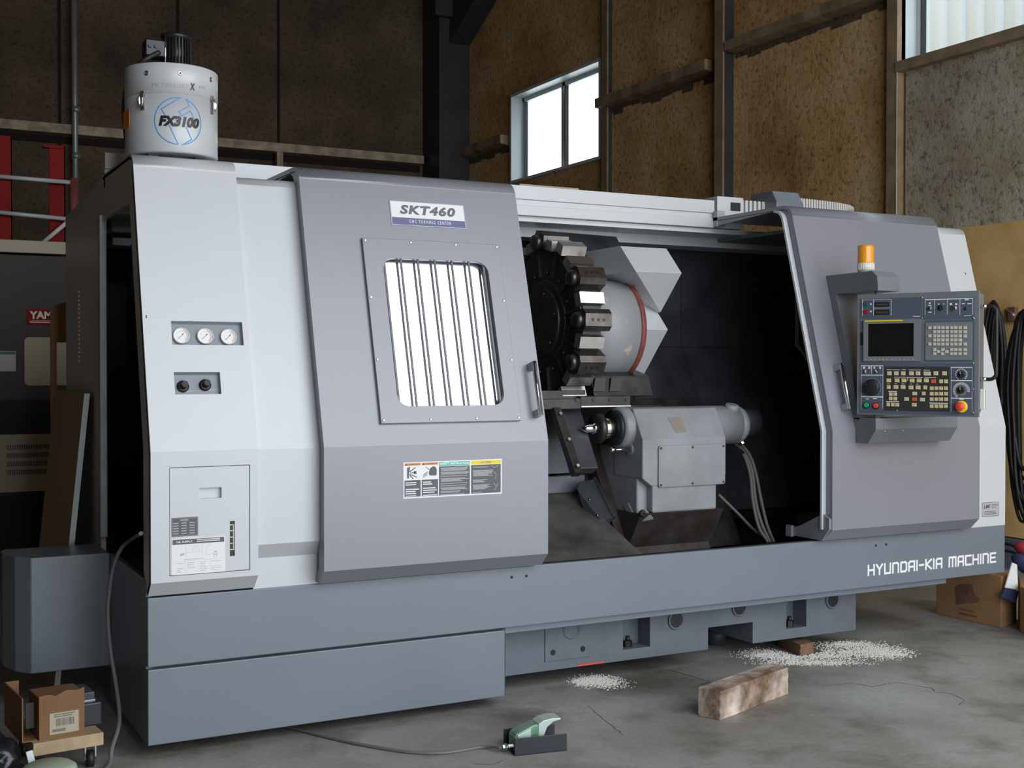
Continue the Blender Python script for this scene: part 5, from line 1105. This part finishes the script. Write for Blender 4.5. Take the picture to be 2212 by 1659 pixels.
bm = B(); hull(bm, [px_(u_, v_, d_) for u_, v_ in ((.022, .05), (.022, .066), (.075, .088), (.075, .05)) for d_ in (-.031, -.036)]); obj('pedal_side_rib', bm, M['pgreen2'], FP2, .003)
bm = B(); pr = [(.105, .03), (.105, .100), (.125, .112), (.16, .118), (.195, .116), (.195, .109), (.165, .104), (.140, .085), (.128, .055), (.122, .03)]
n = len(pr); A_ = [bm.verts.new(px_(*p, -.033)) for p in pr]; B_ = [bm.verts.new(px_(*p, -.107)) for p in pr]; bm.faces.new(A_); bm.faces.new(B_[::-1])
for i in range(n): bm.faces.new([A_[i], B_[i], B_[(i+1) % n], A_[(i+1) % n]])
obj('pedal_hood', bm, M['pgreen2'], FP2, .003)
bm = B(); hull(bm, [px_(u_, v_, d_) for u_, v_ in ((.11, .01), (.11, .03), (.19, .022), (.19, .012)) for d_ in (-.045, -.095)]); obj('treadle', bm, M['black'], FP2, .002)
g = px_(-.035, .022, -.05); bm = B(); cyl(bm, px_(-.032, .022, -.05), px_(.012, .022, -.05), .011, 6, False); cyl(bm, px_(-.022, .022, -.05), px_(-.012, .022, -.05), .014, 16); obj('cable_gland', bm, M['steel'], FP2)
cb = [g] + [onf(*p)+Vector((0, 0, .007)) for p in ((1040, 1618), (960, 1630), (880, 1628), (780, 1612), (700, 1594), (620, 1574), (560, 1562), (500, 1556))]
bm = B(); tube(bm, cb, .0062, 10, 8); tag(obj('pedal_cable', bm, M['cable']), 'grey cable running over the floor from the foot pedal under the machine', 'cable')
# cable hanging beside the left end
lp = [at(305, 1152, 0, -.02)]
lp += [at(285, 1165, 1, .42), at(262, 1185, 1, .42), at(245, 1225, 1, .42), at(236, 1280, 1, .40), at(233, 1330, 1, .38), at(238, 1400, 1, .34), at(249, 1470, 1, .28), at(257, 1530, 1, .20), at(256, 1570, 1, .12), at(242, 1615, 1, .04), onf(236, 1650, .01), onf(212, 1675, .01), onf(170, 1710, .01)]
bm = B(); tube(bm, lp, .008, 10, 6); tag(obj('hanging_cable', bm, M['cable']), 'grey power cable looping down from the left end of the machine to the floor', 'cable')
# dolly with carton and motor
c1, c2 = onf(62, 1650), onf(222, 1625)
DZ = .085; e0, e1 = at(72, 1635, 2, DZ), at(224, 1609, 2, DZ)
FDy = Fr((e0.x, e0.y, 0), (e1.x-e0.x, e1.y-e0.y, 0), (0, 0, 1)); DW = math.hypot(e1.x-e0.x, e1.y-e0.y)
dl = thing('wooden_dolly', 'low pale plywood dolly on casters at the lower left', 'dolly', (e0.x, e0.y, 0))
bm = B(); fbox(bm, FDy, 0, DW, DZ, DZ+.045, -.36, 0); obj('deck', bm, M['pine'], dl, .002)
for u_, d_ in ((.035, -.05), (DW-.035, -.05), (.035, -.31), (DW-.035, -.31)):
    p = FDy.p(u_, 0, d_); bm = B(); cyl(bm, (p.x-.012, p.y, .03), (p.x+.012, p.y, .03), .03, 24); k = obj('caster', bm, M['rubber'], dl)
    bm = B(); box(bm, p.x-.02, p.x-.015, p.y-.015, p.y+.02, .03, DZ); box(bm, p.x+.015, p.x+.02, p.y-.015, p.y+.02, .03, DZ); box(bm, p.x-.025, p.x+.025, p.y-.025, p.y+.025, DZ-.006, DZ); obj('caster_fork', bm, M['chrome'], k)
TZ = DZ+.045
ct = thing('carton', 'torn brown cardboard carton with a white barcode label on the dolly', 'box', FDy.p(.08, TZ, -.1))
h0, h1 = .03, .165; cw = .155
bm = B(); fbox(bm, FDy, .025, .025+cw, TZ, TZ+.150, -.17, -.025); obj('carton_body', bm, M['card3'], ct, .003)
bm = B(); poly(bm, Fr(FDy.p(0, 0, -.022), FDy.U, FDy.V), [(.025, TZ), (.025+cw, TZ), (.025+cw, TZ+.168), (.155, TZ+.160), (.12, TZ+.166), (.08, TZ+.150), (.06, TZ+.158), (.025, TZ+.155)], -.003, 0); obj('torn_flap', bm, M['card3'], ct)
Fb = Fr(FDy.p(.06, TZ+.015, -.0215), FDy.U, FDy.V); bm = B(); fbox(bm, Fb, 0, .10, 0, .075, 0, .0008); obj('barcode_label', bm, M['beige'], ct)
bm = B(); u_ = .022
while u_ < .085: ww = random.choice((.001, .0016, .0024)); fbox(bm, Fb, u_, u_+ww, .028, .054, .0008, .0012); u_ += ww+random.choice((.0012, .002))
for u_ in range(9): fbox(bm, Fb, .010+u_*.005, .0135+u_*.005, .008, .018, .0008, .0012)
rows(bm, Fb, .015, .09, .070, 2, .007, .003, .0008, .2); obj('label_print', bm, M['dgrey'], ct)['kind'] = 'stuff'
bm = B(); bm.free()
bb = thing('parts_crate', 'open brown carton with a hand hole standing behind the labelled carton', 'box', FDy.p(.0, TZ, -.25))
bm = B(); fbox(bm, FDy, -.03, -.026, TZ, TZ+.155, -.30, -.03); fbox(bm, FDy, -.03, .02, TZ, TZ+.155, -.304, -.30); obj('crate_side', bm, M['card3'], bb)
bm = B(); fbox(bm, FDy, -.03, .02, TZ, TZ+.004, -.30, -.03); obj('crate_bottom', bm, M['card3'], bb)
bm = B(); fbox(bm, FDy, -.012, .016, TZ+.04, TZ+.13, -.06, -.055); obj('hand_hole', bm, M['black'], bb)
bm = B(); fbox(bm, FDy, .185, .265, TZ, TZ+.085, -.30, -.10); mo2 = obj('motor_block', bm, M['guard'], None, .006); tag(mo2, 'small dark grey machine unit sitting on the dolly beside the carton', 'machine part')
bm = B(); fbox(bm, FDy, .19, .25, TZ+.085, TZ+.115, -.28, -.14); obj('block_top', bm, M['dsteel'], mo2, .004)
bm = B(); fbox(bm, FDy, .19, .25, TZ+.0855, TZ+.088, -.14, -.136); obj('bright_edge', bm, M['chrome'], mo2)
# corner clutter
a = onf(88, 1700); bm = B(); bar(bm, at(62, 1622, 1, -.09), at(80, 1700, 1, -.13), .012, .012); tag(obj('metal_post', bm, M['galv'], None, .002), 'grey square metal post leaning at the bottom left corner', 'post')
bm = B(); p = onf(106, 1722); lathe(bm, (p.x, p.y, 0), (0, 0, 1), [(0, .085), (.085, .09), (.10, .088), (.112, .07), (.115, 0)], 32); tag(obj('pale_green_tub', bm, M['paleg']), 'pale green round tub lid at the bottom left edge', 'tub')
bm = B(); p = onf(-12, 1700); bmesh.ops.create_icosphere(bm, subdivisions=4, radius=.10)
for v in bm.verts:
    n_ = math.sin(v.co.x*60)*math.cos(v.co.y*47+1)*math.sin(v.co.z*53)*.018+random.uniform(-.004, .004); v.co *= 1+n_/.1; v.co.z = max(v.co.z*.9, -.08); v.co += Vector((p.x-.01, p.y+.02, .08))
for f in bm.faces: f.smooth = True
tag(obj('plastic_bag', bm, M['bag']), 'crumpled black plastic bag at the bottom left corner', 'bag')
# ================================================================== leaning sheets by the left end
sa, sb = at(188, 850, 0, -.03), at(172, 1168, 0, -.13); sc_ = at(130, 845, 0, -.03)
bm = B(); yn, yf = sa.y, sc_.y+.1
quadbox(bm, [(-.155, yn, .0), (-.02, yn, sa.z), (-.02, yf, sa.z), (-.155, yf, .0), (-.175, yn, .0), (-.04, yn, sa.z), (-.04, yf, sa.z), (-.175, yf, .0)])
ls = obj('leaning_panel', bm, M['card2']); tag(ls, 'tan sheet panel with a pale edge leaning on the left end of the machine', 'panel')
bm = B(); quadbox(bm, [(-.153, yn-.004, .0), (-.018, yn-.004, sa.z), (-.018, yn, sa.z), (-.153, yn, .0), (-.177, yn-.004, .0), (-.042, yn-.004, sa.z), (-.042, yn, sa.z), (-.177, yn, .0)]); obj('panel_edge', bm, M['galv'], ls)
b0_ = at(108, 652, 1, 2.5); b1_ = at(141, 740, 1, 2.5); b2_ = at(122, 745, 1, 2.5)
bd = thing('cardboard_board', 'tall notched cardboard board standing behind the left end of the machine', 'board', (b0_.x+.05, 2.5, 0))
FB2 = Fr((0, 2.5, 0)); bm = B(); poly(bm, FB2, [(b0_.x, 0), (b2_.x, 0), (b2_.x, b1_.z), (b1_.x+.25, b1_.z), (b1_.x+.25, b0_.z+.02), (b1_.x, b0_.z), (b0_.x+.02, b0_.z-.02), (b0_.x, b0_.z-.06)], -.01, 0); obj('board_sheet', bm, M['card'], bd)
bm = B(); fbox(bm, FB2, b2_.x-.006, b2_.x, 0, b1_.z, 0, .012); obj('board_edge', bm, M['card2'], bd)
# ================================================================== second machine and scaffold behind
YM = 4.0; FM = Fr((0, YM, 0))
def mu(px, py): p = at(px, py, 1, YM); return p.x, p.z
m2 = thing('machining_center', 'dark grey-brown machine with a red sign and beige louvred panel behind the left end', 'machine', (-.3, YM+.5, 0))
x1 = mu(141, 552)[0]; zt_ = mu(100, 549)[1]
bm = B(); box(bm, -1.6, x1+.35, YM, YM+1.4, 0, zt_-.01); obj('machine_body', bm, M['mach2'], m2, .01)
bm = B(); fbox(bm, FM, -1.6, x1, mu(100, 549)[1]-.0, mu(100, 522)[1], -.3, .03); obj('top_beam', bm, M['beige'], m2, .004)
su0, sv1 = mu(57, 667); su1, sv0 = mu(116, 702); bm = B(); fbox(bm, FM, su0, su0+.42, sv0, sv1, 0, .003); obj('red_sign', bm, M['dred'] if False else M['redp'], m2, label='red sign with white lettering YAMA...')
bm = B(); addtext(bm, FM, 'YAMAZAKI', su0+.018, su0+.018+.33, sv0+.038, sv1-.014, .003, .0006, bold=.04); fbox(bm, FM, su0+.02, su0+.40, sv0+.027, sv0+.029, .003, .0036); rows(bm, FM, su0+.02, su0+.3, sv0+.020, 1, .01, .006, .003, .1); obj('sign_lettering', bm, M['wplastic'], m2)
wu0, wv1 = mu(52, 728); wu1, wv0 = mu(110, 833); bm = B(); poly(bm, FM, rrect(wu0, wu0+.40, wv0, wv1, .03), 0, .006); obj('beige_hatch', bm, M['beige'], m2, .002, label='beige rounded hatch')
lu0, lv1_ = mu(-20, 758); lu1, lv0_ = mu(34, 802); bm = B(); fbox(bm, FM, lu0, lu1, lv0_, lv1_, 0, .002); obj('notice_label', bm, M['lgrey'], m2)
bm = B(); fbox(bm, FM, lu0, lu1-.004, lv1_-.022, lv1_-.004, .002, .0026); obj('notice_band', bm, M['dgreen'], m2)
bz1, bz0 = mu(50, 863)[1], mu(50, 938)[1]; bm = B(); fbox(bm, FM, -1.4, x1+.3, bz0, bz1, 0, .004); obj('dark_recess', bm, M['foamdark'], m2)
vz1, vz0 = bz0, mu(50, 1062)[1]; bm = B(); fbox(bm, FM, -1.4, x1+.3, vz0, vz1, 0, .012); vpn = obj('louvred_panel', bm, M['beige'], m2, .002, label='beige panel with four rows of slots')
bm = B()
for r_ in range(4):
    for c_ in range(26): u_ = mu(14, 960)[0]+c_*.0105; z_ = mu(50, 960+r_*18)[1]; fbox(bm, FM, u_, u_+.005, z_-.032, z_, .012, .0135)
obj('slots', bm, M['black'], vpn)['kind'] = 'stuff'
bm = B(); fbox(bm, FM, -1.4, x1+.3, .0, vz0-.02, 0, .02); obj('lower_body', bm, M['foamdark'], m2)
# red scaffold behind
YS = 5.75
def ms(px, py): p = at(px, py, 1, YS); return p.x, p.z
sc2 = thing('scaffold_rack', 'red steel rack with pale rails standing behind the dark machine', 'rack', (-.1, YS, 0))
for pa_, pb2, top in ((-12, 26, 300), (106, 141, 312)):
    xa_, xb_ = ms(pa_, top)[0], ms(pb2, top)[0]; bm = B(); box(bm, xa_, xb_, YS, YS+.012, 0, ms(100, top)[1]); box(bm, xb_-.012, xb_, YS, YS+.06, 0, ms(100, top)[1]); obj('upright', bm, M['redp'], sc2, .002)
xa_, zz = ms(92, 313); bm = B(); box(bm, xa_, ms(135, 312)[0], YS-.02, YS+.04, zz-.02, zz); obj('cap_flange', bm, M['redp'], sc2)
for pya, pyb in ((382, 394), (459, 473)):
    A0, A1 = at(-30, pya-3, 1, YS-.05), at(151 if pya < 400 else 143, pyb, 1, YS-.05); bm = B(); bar(bm, A0, A1, .02, .018) if False else tube(bm, [A0, A1], .017, 12, 1); obj('rail', bm, M['light'], sc2)
A0, A1 = at(88, 528, 1, YS-.08), at(150, 476, 1, YS-.08); bm = B(); tube(bm, [A0, A1], .017, 12, 1); obj('brace', bm, M['wplastic'], sc2)
p = at(159, 385, 1, YS-.05); q = at(159, 470, 1, YS-.05); bm = B(); cyl(bm, (p.x, p.y, q.z-.3), (p.x, p.y, p.z), .032, 20); obj('red_tube', bm, M['redoxide'], sc2)
# ================================================================== right side: boxes, cloth, cable coils
a, b, c = onf(2022, 1326), onf(2163, 1357), onf(2196, 1345)
d = a+(c-b); bzt = at(2163, 1245, 1, b.y).z
bx = thing('cardboard_box', 'brown cardboard box with a dark printed picture standing right of the machine', 'box', ((a.x+c.x)/2, (a.y+c.y)/2, 0))
bm = B(); planbox(bm, [a, b, c, d], 0, bzt); obj('box_body', bm, M['card'], bx, .004)
Fx = Fr((a.x, a.y, 0), (b.x-a.x, b.y-a.y, 0), (0, 0, 1)); bm = B()
poly(bm, Fx, [Fx.uv(*q_) for q_ in ((2066, 1306), (2062, 1268), (2072, 1262), (2100, 1262), (2106, 1285), (2118, 1294), (2112, 1302), (2085, 1304))], .0005, .001)
rows(bm, Fx, Fx.uv(2072, 1315)[0], Fx.uv(2110, 1322)[0], Fx.uv(2072, 1313)[1], 2, .025, .010, .0005, .2); obj('printed_picture', bm, M['wood2'], bx)
a, b, c = onf(2199, 1338), onf(2204, 1366), onf(2290, 1400); d = a+(c-b)
bz = at(2192, 1245, 1, a.y).z
b2 = thing('cardboard_box', 'plain brown cardboard box with clothes on top at the right edge', 'box', ((a.x+c.x)/2, (a.y+c.y)/2, 0))
bm = B(); planbox(bm, [a, b, c, d], 0, bz); obj('box_body', bm, M['card'], b2, .004)
bm = B(); o_ = (a+b)*.5; planbox(bm, [a-Vector((.002, 0, 0)), b-Vector((.002, .002, 0)), c, d], bz*.55, bz*.56); obj('tape_seam', bm, M['card2'], b2)
def cloth(name, pts, r, m, label):
    bm = B(); pr = [Vector(p) for p in pts]
    for p in pr:
        s = bmesh.ops.create_icosphere(bm, subdivisions=3, radius=r)['verts']
        for v in s: v.co = v.co*(1+.25*math.sin(v.co.x*70+p.x*9)*math.cos(v.co.z*60+p.y*7)); v.co += p
    o = obj(name, bm, m); rm = o.modifiers.new('remesh', 'REMESH'); rm.mode = 'VOXEL'; rm.voxel_size = .008; rm.use_smooth_shade = True; tag(o, label, 'cloth')
ym = a.y-.02
cloth('blue_cloth', [at(2204, 1213, 1, ym), at(2214, 1222, 1, ym), at(2230, 1218, 1, ym), at(2245, 1224, 1, ym)], .045, M['navy'], 'bundled navy cloth lying on the right-hand box')
cloth('red_cloth', [at(2210, 1186, 1, ym+.05), at(2228, 1190, 1, ym+.05)], .045, M['cred'], 'dark red cloth on top of the navy bundle')
s0 = [at(2188, 1215, 1, ym-.14), at(2172, 1270, 1, ym-.14), at(2200, 1275, 1, ym-.14), at(2198, 1220, 1, ym-.14)]
bm = B(); hull(bm, s0+[p+Vector((0, .012, 0)) for p in s0]); tag(obj('white_cloth', bm, M['cwhite'], None, .004), 'white sleeve hanging down over the box edge', 'cloth')
s1_ = [at(2172, 1270, 1, ym-.14), at(2162, 1290, 1, ym-.14), at(2195, 1302, 1, ym-.14), at(2201, 1276, 1, ym-.14)]
bm = B(); hull(bm, [p+Vector((0, -.002, -.002)) for p in s1_]+[p+Vector((0, .014, -.002)) for p in s1_]); tag(obj('navy_cuff', bm, M['navy'], None, .004), 'navy cuff at the end of the white sleeve', 'cloth')
# cable coils on the wall
def coil(name, cx, ytop, ybot, half, n, label, X=6.28, r=.013):
    t = thing(name, label, 'cable', tuple(at(cx, (ytop+ybot)/2, 0, X)))
    for k in range(n):
        dx = random.uniform(-.5, .5)*half; top = ytop+random.uniform(0, 25); bot = ybot+random.uniform(-90, 60); hw = half*random.uniform(.35, 1)
        xx = X-random.uniform(0, .10); P = []
        for j in range(14):
            a_ = 2*math.pi*j/14; P.append(at(cx+dx*.4+hw*math.sin(a_)*(1 if math.cos(a_) > 0 else .9)+random.uniform(-2, 2), (top+bot)/2-(bot-top)/2*math.cos(a_), 0, xx))
        P.append(P[0]); bm = B(); tube(bm, P, r*random.uniform(.8, 1.1), 8, 4); obj('cable_loop', bm, M['rubber'], t)
    return t
c1_ = coil('cable_coil', 2150, 648, 1010, 26, 14, 'coil of thick black cable hanging on the plywood behind the control panel', X=6.33)
c2_ = coil('cable_coil', 2215, 668, 1090, 40, 12, 'larger coil of black cable hanging at the right edge of the wall', X=6.05)
for py0, py1, rr_, m_ in ((833, 840, .03, 'lgrey'), (840, 857, .026, 'black'), (857, 869, .032, 'galv')):
    p0, p1 = at(2177, py0, 0, 6.10), at(2177, py1, 0, 6.10); bm = B(); cyl(bm, (p0.x, p0.y, p1.z), (p0.x, p0.y, p0.z), rr_, 20); obj('plug_connector', bm, M[m_], c1_)
p = at(2173, 669, 0, 6.37); q = at(2190, 680, 0, 6.22); bm = B(); cyl(bm, p, q, .008, 10); bm2 = at(2175, 670, 0, 6.36); tag(obj('wall_hook', bm, M['galv']), 'short metal hook on the plywood between the two cable coils', 'hook')
bm = B(); p = at(2184, 664, 0, 6.369); q = at(2200, 694, 0, 6.369); box(bm, 6.33, 6.37, q.y, p.y, q.z, p.z); tag(obj('hook_block', bm, M['wood2'], None, .003), 'small wooden block on the plywood that carries the cable hook', 'block')
for k, (ya_, yb_) in enumerate(((1175, 1182), (1190, 1196))):
    P = [at(2165, ya_, 0, 5.9), at(2180, ya_+1, 0, 5.9), at(2200, yb_+2, 0, 5.9)]; bm = B(); tube(bm, P, .010, 8, 4); obj('cable_tail', bm, M['rubber'], c2_)
